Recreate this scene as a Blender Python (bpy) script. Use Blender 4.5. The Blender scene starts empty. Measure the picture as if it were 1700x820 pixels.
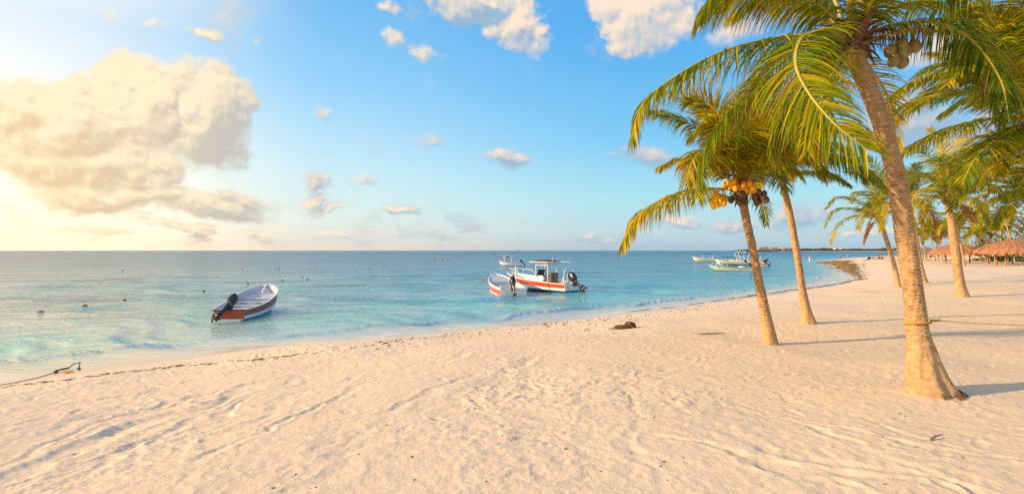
import bpy, math, random
import numpy as np
from mathutils import Vector, Matrix
random.seed(7)
R = math.radians
sc = bpy.context.scene
col = sc.collection
FPX, CX, HY, CAMZ = 900.0, 850.0, 416.0, 3.3

# ------------------------------------------------------------------ camera
cam = bpy.data.cameras.new('camera'); camo = bpy.data.objects.new('camera', cam); col.objects.link(camo)
cam.sensor_width = 36; cam.lens = 36 * FPX / 1700; cam.shift_y = 6 / 1700
cam.clip_start = 0.05; cam.clip_end = 40000
camo.location = (0, 0, CAMZ); camo.rotation_euler = (R(90), 0, 0)
sc.camera = camo
sc.view_settings.view_transform = 'Standard'; sc.view_settings.look = 'None'
sc.view_settings.exposure = 0.43; sc.view_settings.gamma = 1
try: sc.view_settings.use_curve_mapping = False
except Exception: pass
sc.cycles.max_bounces = 6; sc.cycles.transparent_max_bounces = 8
sc.cycles.sample_clamp_indirect = 3; sc.cycles.sample_clamp_direct = 5
sc.cycles.use_denoising = False
try: sc.cycles.denoiser = 'OPENIMAGEDENOISE'
except Exception: pass

# ------------------------------------------------------------------ sun (low, from the left and slightly behind)
SUN_AZ, SUN_EL = -101.0, 17.0      # azimuth from +Y, negative = to the left
sv = Vector((math.sin(R(SUN_AZ)) * math.cos(R(SUN_EL)), math.cos(R(SUN_AZ)) * math.cos(R(SUN_EL)), math.sin(R(SUN_EL))))
sl = bpy.data.lights.new('sun', 'SUN'); sl.energy = 5.0; sl.angle = R(0.6); sl.color = (1.0, 0.69, 0.36)
so = bpy.data.objects.new('sun', sl); col.objects.link(so)
so.rotation_euler = sv.to_track_quat('Z', 'Y').to_euler()

# ------------------------------------------------------------------ world
def px_az(px): return math.atan((px - CX) / FPX)
def px_el(px, py): return math.atan((HY - py) / math.hypot(FPX, px - CX))

class NT:
    def __init__(s, nt): s.nt = nt; s.n = nt.nodes; s.l = nt.links
    def node(s, t, **kw):
        n = s.n.new(t)
        for k, v in kw.items(): setattr(n, k, v)
        return n
    def put(s, sock, v):
        if v is None: return
        if isinstance(v, bpy.types.NodeSocket): s.l.new(v, sock)
        else: sock.default_value = v
    def math(s, op, a, b=None, c=None, clamp=False):
        n = s.node('ShaderNodeMath', operation=op, use_clamp=clamp)
        for i, v in enumerate((a, b, c)): s.put(n.inputs[i], v)
        return n.outputs[0]
    def vec(s, op, a, b=None, c=None):
        n = s.node('ShaderNodeVectorMath', operation=op)
        for i, v in enumerate((a, b, c)): s.put(n.inputs[i], v)
        return n.outputs['Value'] if op in ('LENGTH', 'DOT_PRODUCT', 'DISTANCE') else n.outputs[0]
    def mix(s, f, a, b, blend='MIX'):
        n = s.node('ShaderNodeMix', data_type='RGBA', blend_type=blend)
        s.put(n.inputs[0], f); s.put(n.inputs[6], a); s.put(n.inputs[7], b)
        return n.outputs[2]
    def rng(s, v, a, b, c=0.0, d=1.0, smooth=False):
        n = s.node('ShaderNodeMapRange'); n.clamp = True
        if smooth: n.interpolation_type = 'SMOOTHSTEP'
        s.put(n.inputs[0], v)
        for i, x in enumerate((a, b, c, d)): n.inputs[i + 1].default_value = x
        return n.outputs[0]
    def ramp(s, v, stops, interp='LINEAR'):
        n = s.node('ShaderNodeValToRGB'); cr = n.color_ramp; cr.interpolation = interp
        while len(cr.elements) < len(stops): cr.elements.new(0.5)
        for e, (p, c) in zip(cr.elements, stops):
            e.position = p; e.color = tuple(c) + (1,) if len(c) == 3 else c
        s.put(n.inputs[0], v); return n.outputs[0]
    def noise(s, vec, scale, detail=4, rough=0.55, dist=0.0):
        n = s.node('ShaderNodeTexNoise')
        if vec is not None: s.l.new(vec, n.inputs['Vector'])
        n.inputs['Scale'].default_value = scale; n.inputs['Detail'].default_value = detail
        n.inputs['Roughness'].default_value = rough; n.inputs['Distortion'].default_value = dist
        return n.outputs[0]

def lin(*c):
    return tuple(((x / 255) / 12.92 if x / 255 <= 0.04045 else ((x / 255 + 0.055) / 1.055) ** 2.4) for x in c)

world = bpy.data.worlds.new('World'); sc.world = world; world.use_nodes = True
W = NT(world.node_tree); W.n.clear()
out = W.node('ShaderNodeOutputWorld'); bg = W.node('ShaderNodeBackground')
bg.inputs[1].default_value = 0.081
W.l.new(bg.outputs[0], out.inputs[0])
tc = W.node('ShaderNodeTexCoord')
sep = W.node('ShaderNodeSeparateXYZ'); W.l.new(tc.outputs['Generated'], sep.inputs[0])
el = W.math('ARCSINE', sep.outputs[2])
az = W.math('ARCTAN2', sep.outputs[0], sep.outputs[1])
elN = W.math('DIVIDE', W.math('MAXIMUM', el, 0.0), 1.5708)          # 0 horizon .. 1 zenith
def e(py, px): return px_el(px, py) / 1.5708
rampL = W.ramp(elN, [(0.0, (1.30, 1.02, 0.70)), (e(330, 0), (1.35, 1.13, 0.80)), (e(215, 0), (1.2, 1.08, 0.86)), (e(110, 0), (0.93, 0.95, 0.93)), (e(0, 0), lin(222, 237, 250)), (0.32, (1.5, 1.2, 0.78)), (0.5, (1.5, 1.12, 0.66)), (1.0, lin(110, 150, 205))])  # left sky overbrightened, with unseen bright bands added higher up, to gild the water
rampM = W.ramp(elN, [(0.0, lin(236, 220, 204)), (e(360, 600), lin(224, 238, 232)), (e(280, 600), lin(202, 234, 246)), (e(150, 600), lin(152, 210, 248)), (e(0, 600), lin(118, 188, 240)), (0.5, lin(130, 180, 225)), (1.0, lin(50, 110, 195))])
rampR = W.ramp(elN, [(0.0, lin(168, 192, 208)), (e(385, 1100), lin(186, 214, 222)), (e(330, 1100), lin(168, 222, 234)), (e(230, 1100), lin(124, 200, 242)), (e(60, 1100), lin(86, 172, 236)), (0.5, lin(60, 135, 215)), (1.0, lin(50, 110, 195))])
base = W.mix(W.rng(az, px_az(-60), px_az(560), smooth=True), rampL, rampM)
base = W.mix(W.rng(az, px_az(430), px_az(1130), smooth=True), base, rampR)
# paler warm sky behind the camera, added to fill shaded faces with light
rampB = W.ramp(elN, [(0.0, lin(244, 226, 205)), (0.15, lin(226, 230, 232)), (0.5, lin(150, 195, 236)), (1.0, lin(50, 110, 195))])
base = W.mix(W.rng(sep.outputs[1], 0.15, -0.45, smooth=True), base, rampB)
# warm glow round the sun itself, outside the frame
sdot = W.vec('DOT_PRODUCT', tc.outputs['Generated'], tuple(sv))
glow = W.math('POWER', W.math('MAXIMUM', sdot, 0.0), 3.6)
base = W.mix(W.math('MULTIPLY', glow, 0.42), base, (1.6, 1.15, 0.7, 1))
# --- clouds, placed by direction (azimuth, elevation)
cmb = W.node('ShaderNodeCombineXYZ'); W.l.new(az, cmb.inputs[0]); W.l.new(el, cmb.inputs[1])
P = cmb.outputs[0]
BL = [ # px, py, rx, ry, strength
 (340,185,118,100,1.5),(225,165,100,92,1.5),(130,220,160,95,1.4),(30,175,130,80,1.0),(170,270,190,66,1.3),(195,318,180,30,.8),(360,346,120,28,.8),(400,250,60,35,.55),
 (172,18,50,14,.32),(335,50,44,16,.38),(270,48,24,11,.3),(420,58,16,9,.2),
 (800,-12,100,62,2.0),(858,38,68,64,2.0),(1082,16,88,78,1.9),(1020,-5,66,40,1.2),(665,62,34,22,.5),(718,84,32,15,.45),(645,4,34,20,.5),
 (838,268,60,25,.95),(516,305,30,18,.85),(522,328,44,16,.85),(555,343,58,16,.85),(668,345,44,13,.8),(594,297,48,13,.7),(700,243,50,22,.5),(565,197,28,26,.42),(1078,258,70,24,.6),(1000,268,40,12,.3),
 (1128,368,66,15,.7),(1215,366,60,14,.65),(1335,355,75,30,.9),(1285,372,60,18,.5),(1500,215,120,80,.75),(1640,210,110,90,.7),(1545,60,70,45,.55),(1210,60,90,36,.45),(40,345,16,9,.4),(410,330,46,20,.5),(510,395,120,12,.4),(980,400,150,9,.4),(1110,340,50,12,.35)]
def field(Pv):
    wn = W.node('ShaderNodeTexNoise'); W.l.new(Pv, wn.inputs['Vector']); wn.inputs['Scale'].default_value = 7.0; wn.inputs['Detail'].default_value = 6; wn.inputs['Roughness'].default_value = 0.62
    Pw = W.vec('MULTIPLY_ADD', wn.outputs['Color'], (.20, .10, 0), W.vec('ADD', Pv, (-.10, -.05, 0)))
    nz = W.noise(Pv, 9.0, 7, 0.6); nz2 = W.noise(Pv, 34.0, 3, 0.6)
    F = None
    for (bx, by, rx, ry, st) in BL:
        a0, e0 = px_az(bx), px_el(bx, by)
        ra = abs(px_az(bx + rx) - px_az(bx - rx)) / 2; re = abs(px_el(bx, by - ry) - px_el(bx, by + ry)) / 2
        u = W.vec('MULTIPLY_ADD', Pw, (1 / ra, 1 / re, 0), (-a0 / ra, -e0 / re, 0))
        f = W.math('MULTIPLY_ADD', W.vec('LENGTH', u), -1.0 * st, st)
        F = f if F is None else W.math('SMOOTH_MAX', F, f, 0.12)
    # low bank of small stretched clouds along the horizon
    sm = W.vec('MULTIPLY', Pv, (1.0, 3.6, 1))
    hb = W.noise(sm, 16.0, 4, 0.55)
    se = W.node('ShaderNodeSeparateXYZ'); W.l.new(Pv, se.inputs[0])
    band = W.math('MULTIPLY', W.rng(se.outputs[1], 0.0, 0.03), W.rng(se.outputs[1], 0.085, 0.035))
    hbf = W.math('MULTIPLY', W.math('SUBTRACT', hb, 0.45), W.math('MULTIPLY', band, 2.2))
    F = W.math('MAXIMUM', F, hbf)
    n = W.math('ADD', W.math('MULTIPLY', W.math('SUBTRACT', nz, 0.5), 1.15), W.math('MULTIPLY', W.math('SUBTRACT', nz2, 0.5), 0.34))
    return W.math('MULTIPLY_ADD', n, W.rng(F, -0.35, 0.1), F)
F0 = field(P)
F1 = field(W.vec('ADD', P, (-0.006, 0.009, 0)))
dens = W.rng(W.math('MULTIPLY', F0, W.math('ADD', W.rng(az, px_az(400), px_az(480), 1.0, 0.62), W.rng(el, 0.24, 0.32, 0, 0.08))), 0.02, 0.36, 0, 0.95, smooth=True)
lit = W.math('MULTIPLY_ADD', W.math('SUBTRACT', F0, F1), W.rng(az, px_az(250), px_az(520), 2.7, 1.4), W.math('ADD', W.math('MULTIPLY', W.math('SUBTRACT', W.noise(W.vec('ADD', P, (3.1, 1.7, 0)), 5.5, 3, 0.55), 0.5), 1.9), W.math('ADD', W.rng(az, px_az(200), px_az(520), 0.52, 0.14), W.math('MULTIPLY', W.rng(el, 0.16, 0.30, 0, 0.46), W.rng(az, px_az(200), px_az(520))))), clamp=True)
warm = W.rng(az, px_az(100), px_az(900))
litc = W.mix(warm, (1.02, 0.86, 0.56, 1), (1.0, 0.79, 0.60, 1))
shdc = W.mix(W.rng(az, px_az(60), px_az(620)), lin(234, 200, 152) + (1,), lin(156, 184, 206) + (1,))
cloudc = W.mix(lit, shdc, litc)
sky = W.mix(dens, base, cloudc)
nish = W.node('ShaderNodeTexSky', sky_type='NISHITA'); nish.sun_disc = False
nish.sun_elevation = R(SUN_EL); nish.sun_rotation = R(SUN_AZ)
sky10 = W.mix(1.0, sky, (10, 10, 10, 1), 'MULTIPLY')
tot = W.mix(0.06, sky10, nish.outputs[0])
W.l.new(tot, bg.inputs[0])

# ------------------------------------------------------------------ materials
def material(name, color, rough=0.6, var=0.12, nscale=6.0, bump=0.0, bscale=40.0, metallic=0.0, color2=None, spec=0.5, coat=0.0, stretch=(1, 1, 1)):
    m = bpy.data.materials.new(name); m.use_nodes = True
    N = NT(m.node_tree); b = N.n['Principled BSDF']
    t = N.node('ShaderNodeTexCoord')
    v = N.vec('MULTIPLY', t.outputs['Object'], stretch)
    nz = N.noise(v, nscale, 5, 0.6)
    c2 = color2 if color2 else tuple(x * (1 - var * 2) for x in color)
    N.l.new(N.mix(N.rng(nz, 0.35, 0.65), tuple(color) + (1,), tuple(c2) + (1,)), b.inputs['Base Color'])
    b.inputs['Roughness'].default_value = rough; b.inputs['Metallic'].default_value = metallic
    b.inputs['Specular IOR Level'].default_value = spec
    if coat: b.inputs['Coat Weight'].default_value = coat
    if bump:
        bn = N.node('ShaderNodeBump'); bn.inputs['Strength'].default_value = bump; bn.inputs['Distance'].default_value = 0.02
        N.l.new(N.noise(v, bscale, 5, 0.6), bn.inputs['Height']); N.l.new(bn.outputs[0], b.inputs['Normal'])
    return m
M = {}
M['boat_white'] = material('boat_white', (0.74, 0.76, 0.78), 0.28, 0.06, 3, coat=0.2)
M['boat_grey'] = material('boat_grey', (0.52, 0.56, 0.62), 0.5, 0.08, 4)
M['boat_cream'] = material('boat_cream', (0.74, 0.66, 0.48), 0.4, 0.07, 3)
M['boat_red'] = material('boat_red', (0.62, 0.07, 0.035), 0.3, 0.1, 3, coat=0.2)
M['boat_orange'] = material('boat_orange', (0.36, 0.05, 0.016), 0.4, 0.12, 2, color2=(0.30, 0.07, 0.035))
M['boat_blue'] = material('boat_blue', (0.02, 0.13, 0.38), 0.35, 0.1, 3)
M['boat_aqua'] = material('boat_aqua', (0.10, 0.50, 0.62), 0.4, 0.1, 3)
M['boat_green'] = material('boat_green', (0.10, 0.42, 0.22), 0.4, 0.1, 3)
M['dark_motor'] = material('dark_motor', (0.018, 0.022, 0.035), 0.3, 0.2, 5, spec=0.6)
M['grey_motor'] = material('grey_motor', (0.16, 0.17, 0.19), 0.35, 0.2, 5)
M['metal'] = material('metal', (0.7, 0.7, 0.7), 0.25, 0.1, 8, metallic=0.8)
M['tube_white'] = material('tube_white', (0.78, 0.77, 0.74), 0.3, 0.04, 8)
M['canvas_red'] = material('canvas_red', (0.16, 0.05, 0.035), 0.7, 0.1, 5)
M['canvas_navy'] = material('canvas_navy', (0.012, 0.02, 0.05), 0.7, 0.1, 5)
M['canvas_blue'] = material('canvas_blue', (0.02, 0.10, 0.42), 0.7, 0.1, 5)
M['canvas_bright'] = material('canvas_bright', (0.6, 0.05, 0.03), 0.7, 0.1, 5)
M['seat_brown'] = material('seat_brown', (0.17, 0.08, 0.035), 0.55, 0.1, 5)
M['dark_glass'] = material('dark_glass', (0.03, 0.03, 0.03), 0.1, 0.1, 5)
M['yellow'] = material('yellow_float', (0.32, 0.24, 0.03), 0.55, 0.25, 6, color2=(0.10, 0.10, 0.02))
M['pink'] = material('red_float', (0.8, 0.12, 0.08), 0.45, 0.1, 6)
M['rope'] = material('rope', (0.22, 0.18, 0.12), 0.9, 0.2, 30, bump=0.4, bscale=120)
M['rope_yellow'] = material('rope_yellow', (0.58, 0.33, 0.03), 0.7, 0.15, 30, bump=0.4, bscale=150)
M['iron'] = material('iron', (0.10, 0.06, 0.04), 0.8, 0.3, 20, bump=0.4, bscale=60)
M['weed'] = material('weed', (0.31, 0.17, 0.015), 0.9, 0.3, 1.5, color2=(0.15, 0.10, 0.015), bump=0.5, bscale=14)
M['weed_dark'] = material('weed_dark', (0.07, 0.045, 0.02), 0.9, 0.3, 9.0, color2=(0.16, 0.10, 0.035), bump=0.8, bscale=40)
M['stick'] = material('stick', (0.30, 0.22, 0.15), 0.85, 0.3, 14, bump=0.5, bscale=60)
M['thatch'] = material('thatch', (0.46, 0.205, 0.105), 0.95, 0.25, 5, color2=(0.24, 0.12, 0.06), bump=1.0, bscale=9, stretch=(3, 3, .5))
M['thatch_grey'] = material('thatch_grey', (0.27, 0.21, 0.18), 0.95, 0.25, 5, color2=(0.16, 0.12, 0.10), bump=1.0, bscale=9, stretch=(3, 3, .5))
M['post'] = material('post', (0.42, 0.27, 0.15), 0.85, 0.25, 8, bump=0.4, bscale=30, stretch=(1, 1, .2))
M['cream_cloth'] = material('cream_cloth', (0.66, 0.58, 0.44), 0.8, 0.08, 8)
M['hedge'] = material('hedge', (0.05, 0.12, 0.02), 0.8, 0.3, 2.5, color2=(0.12, 0.2, 0.03))
M['wood_far'] = material('wood_far', (0.035, 0.06, 0.03), 0.9, 0.3, 0.03, color2=(0.06, 0.085, 0.035))
M['wall_pink'] = material('wall_pink', (0.42, 0.36, 0.31), 0.8, 0.1, .1)
M['wall_white'] = material('wall_white', (0.66, 0.60, 0.54), 0.8, 0.08, .1)
M['window'] = material('window', (0.06, 0.07, 0.09), 0.2, 0.1, 1)
M['skin'] = material('skin', (0.45, 0.24, 0.15), 0.6, 0.05, 8)
M['black_cloth'] = material('black_cloth', (0.015, 0.015, 0.02), 0.8, 0.1, 8)
M['blue_cloth'] = material('blue_cloth', (0.03, 0.09, 0.28), 0.8, 0.1, 8)
M['red_cloth'] = material('red_cloth', (0.6, 0.04, 0.04), 0.8, 0.1, 8)
M['green_cloth'] = material('green_cloth', (0.05, 0.28, 0.05), 0.8, 0.1, 8)
M['orange_cloth'] = material('orange_cloth', (0.6, 0.22, 0.05), 0.8, 0.1, 8)
M['hair'] = material('hair', (0.03, 0.02, 0.015), 0.7, 0.1, 8)
M['nut_orange'] = material('nut_orange', (0.88, 0.36, 0.010), 0.38, 0.12, 6, color2=(0.80, 0.44, 0.02), spec=0.5)
M['nut_green'] = material('nut_green', (0.26, 0.22, 0.045), 0.42, 0.15, 8, color2=(0.20, 0.13, 0.04))
M['nut_brown'] = material('nut_brown', (0.14, 0.075, 0.045), 0.8, 0.2, 12, bump=0.4, bscale=30)
M['fibre'] = material('fibre', (0.24, 0.12, 0.055), 0.9, 0.3, 14, color2=(0.13, 0.07, 0.035), bump=0.8, bscale=60, stretch=(2, 2, .5))
M['stalk'] = material('stalk', (0.50, 0.30, 0.05), 0.6, 0.15, 8, color2=(0.34, 0.17, 0.05))

def leaf_material(name, green, yellow, brown, trans=0.42):
    m = bpy.data.materials.new(name); m.use_nodes = True
    N = NT(m.node_tree); b = N.n['Principled BSDF']; o = N.n['Material Output']
    a = N.node('ShaderNodeAttribute', attribute_name='leaf'); s = N.node('ShaderNodeSeparateColor'); N.l.new(a.outputs['Color'], s.inputs[0])
    t = N.node('ShaderNodeTexCoord')
    big = N.noise(t.outputs['Object'], 1.1, 3, 0.6)
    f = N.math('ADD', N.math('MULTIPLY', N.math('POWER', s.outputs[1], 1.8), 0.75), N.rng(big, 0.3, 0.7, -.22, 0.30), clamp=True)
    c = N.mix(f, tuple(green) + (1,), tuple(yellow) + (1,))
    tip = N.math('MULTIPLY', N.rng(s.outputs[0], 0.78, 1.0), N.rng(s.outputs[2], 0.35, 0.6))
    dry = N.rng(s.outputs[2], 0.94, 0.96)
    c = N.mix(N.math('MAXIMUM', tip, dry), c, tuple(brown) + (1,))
    N.l.new(c, b.inputs['Base Color']); b.inputs['Roughness'].default_value = 0.6; b.inputs['Specular IOR Level'].default_value = 0.08
    tr = N.node('ShaderNodeBsdfTranslucent'); N.l.new(N.mix(1.0, c, (1.25, 1.15, 0.6, 1), 'MULTIPLY'), tr.inputs[0])
    mx = N.node('ShaderNodeMixShader'); mx.inputs[0].default_value = trans
    N.l.new(b.outputs[0], mx.inputs[1]); N.l.new(tr.outputs[0], mx.inputs[2]); N.l.new(mx.outputs[0], o.inputs[0])
    return m
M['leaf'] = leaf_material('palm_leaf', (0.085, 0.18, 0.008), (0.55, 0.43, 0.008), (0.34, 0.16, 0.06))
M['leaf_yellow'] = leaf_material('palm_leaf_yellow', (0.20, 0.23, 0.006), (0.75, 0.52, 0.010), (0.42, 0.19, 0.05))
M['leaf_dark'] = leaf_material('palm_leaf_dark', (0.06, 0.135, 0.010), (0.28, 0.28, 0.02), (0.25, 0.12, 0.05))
M['leaf_dry'] = leaf_material('palm_leaf_dry', (0.30, 0.17, 0.08), (0.42, 0.25, 0.12), (0.22, 0.11, 0.05))
M['rachis'] = material('rachis', (0.42, 0.34, 0.04), 0.45, 0.15, 3, color2=(0.30, 0.28, 0.04))
M['rachis_dry'] = material('rachis_dry', (0.30, 0.16, 0.07), 0.7, 0.15, 3)

def bark_material():
    m = bpy.data.materials.new('palm_bark'); m.use_nodes = True
    N = NT(m.node_tree); b = N.n['Principled BSDF']; t = N.node('ShaderNodeTexCoord')
    P = t.outputs['Object']
    n1 = N.noise(N.vec('MULTIPLY', P, (1, 1, 2.2)), 9.0, 6, 0.65)
    c = N.ramp(n1, [(0.28, (0.14, 0.078, 0.042)), (0.44, (0.33, 0.20, 0.10)), (0.6, (0.50, 0.335, 0.18)), (0.75, (0.58, 0.43, 0.27))])
    rg = N.node('ShaderNodeAttribute', attribute_name='ring').outputs['Fac']
    c = N.mix(N.rng(rg, 0.0, 0.6, 0.45, 1.0), (0.48, 0.32, 0.175, 1), c, 'MIX')
    c = N.mix(N.rng(rg, 0.55, 1.0, 0.0, 0.28), c, (0.17, 0.10, 0.055, 1))
    # pale lichen blotches and dark knots
    n2 = N.noise(P, 5.0, 3, 0.5)
    c = N.mix(N.rng(n2, 0.60, 0.72, 0, 0.5), c, (0.44, 0.36, 0.26, 1))
    a = N.node('ShaderNodeAttribute', attribute_name='scar')
    c = N.mix(N.math('MULTIPLY', a.outputs['Fac'], 0.65), c, (0.07, 0.038, 0.022, 1))
    vo = N.node('ShaderNodeTexVoronoi'); vo.inputs['Scale'].default_value = 7.0; N.l.new(N.vec('MULTIPLY', P, (1.6, 1.6, 1.0)), vo.inputs['Vector'])
    N.l.new(N.mix(N.math('MULTIPLY', N.rng(vo.outputs['Distance'], 0.12, 0.08), N.rng(N.noise(P, 1.7, 2), 0.52, 0.56)), c, (0.03, 0.018, 0.012, 1)), b.inputs['Base Color'])
    b.inputs['Roughness'].default_value = 0.9; b.inputs['Specular IOR Level'].default_value = 0.2
    bn = N.node('ShaderNodeBump'); bn.inputs['Strength'].default_value = 0.5; bn.inputs['Distance'].default_value = 0.015
    h = N.math('ADD', N.noise(N.vec('MULTIPLY', P, (2, 2, 1)), 12.0, 5, 0.7), N.math('MULTIPLY', N.noise(N.vec('MULTIPLY', P, (.6, .6, 5)), 12.0, 3, 0.6), 0.8))
    N.l.new(h, bn.inputs['Height']); N.l.new(bn.outputs[0], b.inputs['Normal'])
    return m
M['bark'] = bark_material()
# ------------------------------------------------------------------ helpers
class MB:
    """collects geometry for ONE mesh object"""
    def __init__(s): s.v = []; s.f = []; s.m = []
    def add(s, vs, fs, mi=0):
        o = len(s.v); s.v.extend([tuple(p) for p in vs]); s.f.extend([tuple(i + o for i in f) for f in fs]); s.m.extend([mi] * len(fs)); return s
    def box(s, c, d, mi=0, rot=None, taper=1.0):
        x, y, z = d[0] / 2, d[1] / 2, d[2] / 2
        vs = [Vector((sx * x * (taper if sz > 0 else 1), sy * y * (taper if sz > 0 else 1), sz * z)) for sz in (-1, 1) for sy in (-1, 1) for sx in (-1, 1)]
        if rot: vs = [rot @ v for v in vs]
        vs = [v + Vector(c) for v in vs]
        return s.add(vs, [(0, 2, 3, 1), (4, 5, 7, 6), (0, 1, 5, 4), (2, 6, 7, 3), (0, 4, 6, 2), (1, 3, 7, 5)], mi)
    def tube(s, pts, r, n=8, mi=0, cap=True):
        pts = [Vector(p) for p in pts]; rs = r if isinstance(r, (list, tuple)) else [r] * len(pts)
        o = len(s.v); up = Vector((0, 0, 1))
        for i, p in enumerate(pts):
            t = (pts[min(i + 1, len(pts) - 1)] - pts[max(i - 1, 0)]).normalized()
            if i == 0:
                a = up if abs(t.z) < 0.9 else Vector((1, 0, 0)); u = t.cross(a).normalized()
            else: u = (u - t * u.dot(t)).normalized()
            w = t.cross(u)
            for k in range(n):
                an = 2 * math.pi * k / n; s.v.append(tuple(p + (u * math.cos(an) + w * math.sin(an)) * rs[i]))
        for i in range(len(pts) - 1):
            for k in range(n):
                a = o + i * n + k; b = o + i * n + (k + 1) % n
                s.f.append((a, b, b + n, a + n)); s.m.append(mi)
        if cap:
            s.f.append(tuple(o + k for k in range(n))[::-1]); s.m.append(mi)
            q = o + (len(pts) - 1) * n; s.f.append(tuple(q + k for k in range(n))); s.m.append(mi)
        return s
    def ball(s, c, r, seg=12, rings=8, mi=0, rot=None, jit=0.0, seed=0, lobes=0.0):
        rr = r if isinstance(r, (list, tuple)) else (r, r, r); rd = random.Random(seed)
        vs = []
        for j in range(rings + 1):
            th = math.pi * j / rings
            for k in range(seg):
                ph = 2 * math.pi * k / seg; q = 1 + (rd.random() - .5) * jit + lobes * math.cos(3 * ph) * math.sin(th)
                v = Vector((rr[0] * math.sin(th) * math.cos(ph) * q, rr[1] * math.sin(th) * math.sin(ph) * q, rr[2] * math.cos(th)))
                if rot: v = rot @ v
                vs.append(v + Vector(c))
        fs = [(j * seg + k, (j + 1) * seg + k, (j + 1) * seg + (k + 1) % seg, j * seg + (k + 1) % seg) for j in range(rings) for k in range(seg)]
        return s.add(vs, fs, mi)
    def build(s, name, mats, parent=None, loc=(0, 0, 0), rotz=0.0, smooth=True, angle=40):
        if not isinstance(mats, (list, tuple)): mats = [mats]
        me = bpy.data.meshes.new(name); me.from_pydata(s.v, [], s.f)
        for m in mats: me.materials.append(m)
        if len(mats) > 1: me.polygons.foreach_set('material_index', s.m)
        if smooth:
            me.polygons.foreach_set('use_smooth', [True] * len(me.polygons))
            try: me.set_sharp_from_angle(angle=R(angle))
            except Exception: pass
        me.validate(); me.update()
        o = bpy.data.objects.new(name, me); col.objects.link(o)
        o.location = loc; o.rotation_euler = (0, 0, rotz)
        if parent: o.parent = parent
        return o

def tag(o, label=None, cat=None, group=None, kind=None):
    if label: o['label'] = label
    if cat: o['category'] = cat
    if group: o['group'] = group
    if kind: o['kind'] = kind
    return o
def empty(name, loc=(0, 0, 0), rotz=0.0):
    o = bpy.data.objects.new(name, None); o.empty_display_size = .2; col.objects.link(o); o.location = loc; o.rotation_euler = (0, 0, rotz); return o
KIDS = {}
def tree_copy(o, parent=None):
    c = o.copy(); col.objects.link(c)
    if parent: c.parent = parent
    for ch in list(o.children): tree_copy(ch, c)
    return c
def np_mesh(name, V, Fq, mat, parent=None, attrs=None, smooth=True):
    me = bpy.data.meshes.new(name)
    V = np.asarray(V, np.float32); Fq = np.asarray(Fq, np.int32)
    me.vertices.add(len(V)); me.vertices.foreach_set('co', V.ravel())
    k = Fq.shape[1]
    me.loops.add(Fq.size); me.loops.foreach_set('vertex_index', Fq.ravel())
    me.polygons.add(len(Fq)); me.polygons.foreach_set('loop_start', np.arange(0, Fq.size, k, dtype=np.int32))
    try: me.polygons.foreach_set('loop_total', np.full(len(Fq), k, np.int32))
    except Exception: pass
    if smooth: me.polygons.foreach_set('use_smooth', np.ones(len(Fq), bool))
    for m in (mat if isinstance(mat, (list, tuple)) else [mat]): me.materials.append(m)
    me.update(calc_edges=True)
    for an, (typ, arr) in (attrs or {}).items():
        a = me.attributes.new(an, typ, 'POINT')
        a.data.foreach_set('color' if typ == 'FLOAT_COLOR' else 'value', np.asarray(arr, np.float32).ravel())
    o = bpy.data.objects.new(name, me); col.objects.link(o)
    if parent: o.parent = parent
    return o

# ------------------------------------------------------------------ noise
def _h(ix, iy, seed):
    n = (ix.astype(np.int64) * 374761393 + iy.astype(np.int64) * 668265263 + seed * 1442695041) & 0x7fffffff
    n = ((n ^ (n >> 13)) * 1274126177) & 0x7fffffff
    return ((n ^ (n >> 16)) & 0xffff) / 65535.0
def vnoise(x, y, seed=0):
    ix = np.floor(x); iy = np.floor(y); fx = x - ix; fy = y - iy
    ix = ix.astype(np.int64); iy = iy.astype(np.int64)
    fx = fx * fx * fx * (fx * (fx * 6 - 15) + 10); fy = fy * fy * fy * (fy * (fy * 6 - 15) + 10)
    a = _h(ix, iy, seed); b = _h(ix + 1, iy, seed); c = _h(ix, iy + 1, seed); d = _h(ix + 1, iy + 1, seed)
    return (a + (b - a) * fx) * (1 - fy) + (c + (d - c) * fx) * fy - 0.5
def fbm(x, y, seed=0, oct=4, g=0.5):
    s = 0; a = 1
    for i in range(oct):
        s = s + a * vnoise(x, y, seed + i * 17); c, q = 0.8, 0.6
        x, y = (x * c - y * q) * 2.03 + 3.1, (x * q + y * c) * 2.03 + 1.7; a *= g
    return s

# ------------------------------------------------------------------ the shore
def sea_pt(px, py): Y = CAMZ * FPX / (py - HY); return ((px - CX) / FPX * Y, Y)
SH = [(-900, -500), (-60, -12), (-24, 6.5)] + [sea_pt(*p) for p in ((0, 630), (200, 604), (425, 576), (600, 562), (740, 548), (880, 536), (1000, 523), (1100, 511), (1200, 498), (1270, 488), (1340, 477), (1385, 468), (1402, 458), (1403, 450), (1390, 442), (1372, 434.6))] + [(112, 190), (180, 260), (420, 420), (1150, 800), (1500, 1350), (1250, 1900), (1000, 2080), (880, 2080), (1000, 2250), (2600, 2500), (9000, 4000)]
SHP = np.array(SH)
POLY = np.array(SH + [(9000, -3000), (-900, -3000)])
def sdist(x, y):
    x = np.asarray(x, float); y = np.asarray(y, float)
    d2 = np.full(x.shape, 1e18)
    for (ax, ay), (bx, by) in zip(SHP[:-1], SHP[1:]):
        ex, ey = bx - ax, by - ay; L = ex * ex + ey * ey
        t = np.clip(((x - ax) * ex + (y - ay) * ey) / L, 0, 1)
        d2 = np.minimum(d2, (x - ax - t * ex) ** 2 + (y - ay - t * ey) ** 2)
    ins = np.zeros(x.shape, bool); n = len(POLY)
    for i in range(n):
        ax, ay = POLY[i]; bx, by = POLY[(i + 1) % n]
        if ay == by: continue
        c = ((ay > y) != (by > y)) & (x < (bx - ax) * (y - ay) / (by - ay) + ax); ins ^= c
    return np.where(ins, 1, -1) * np.sqrt(d2)
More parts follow.
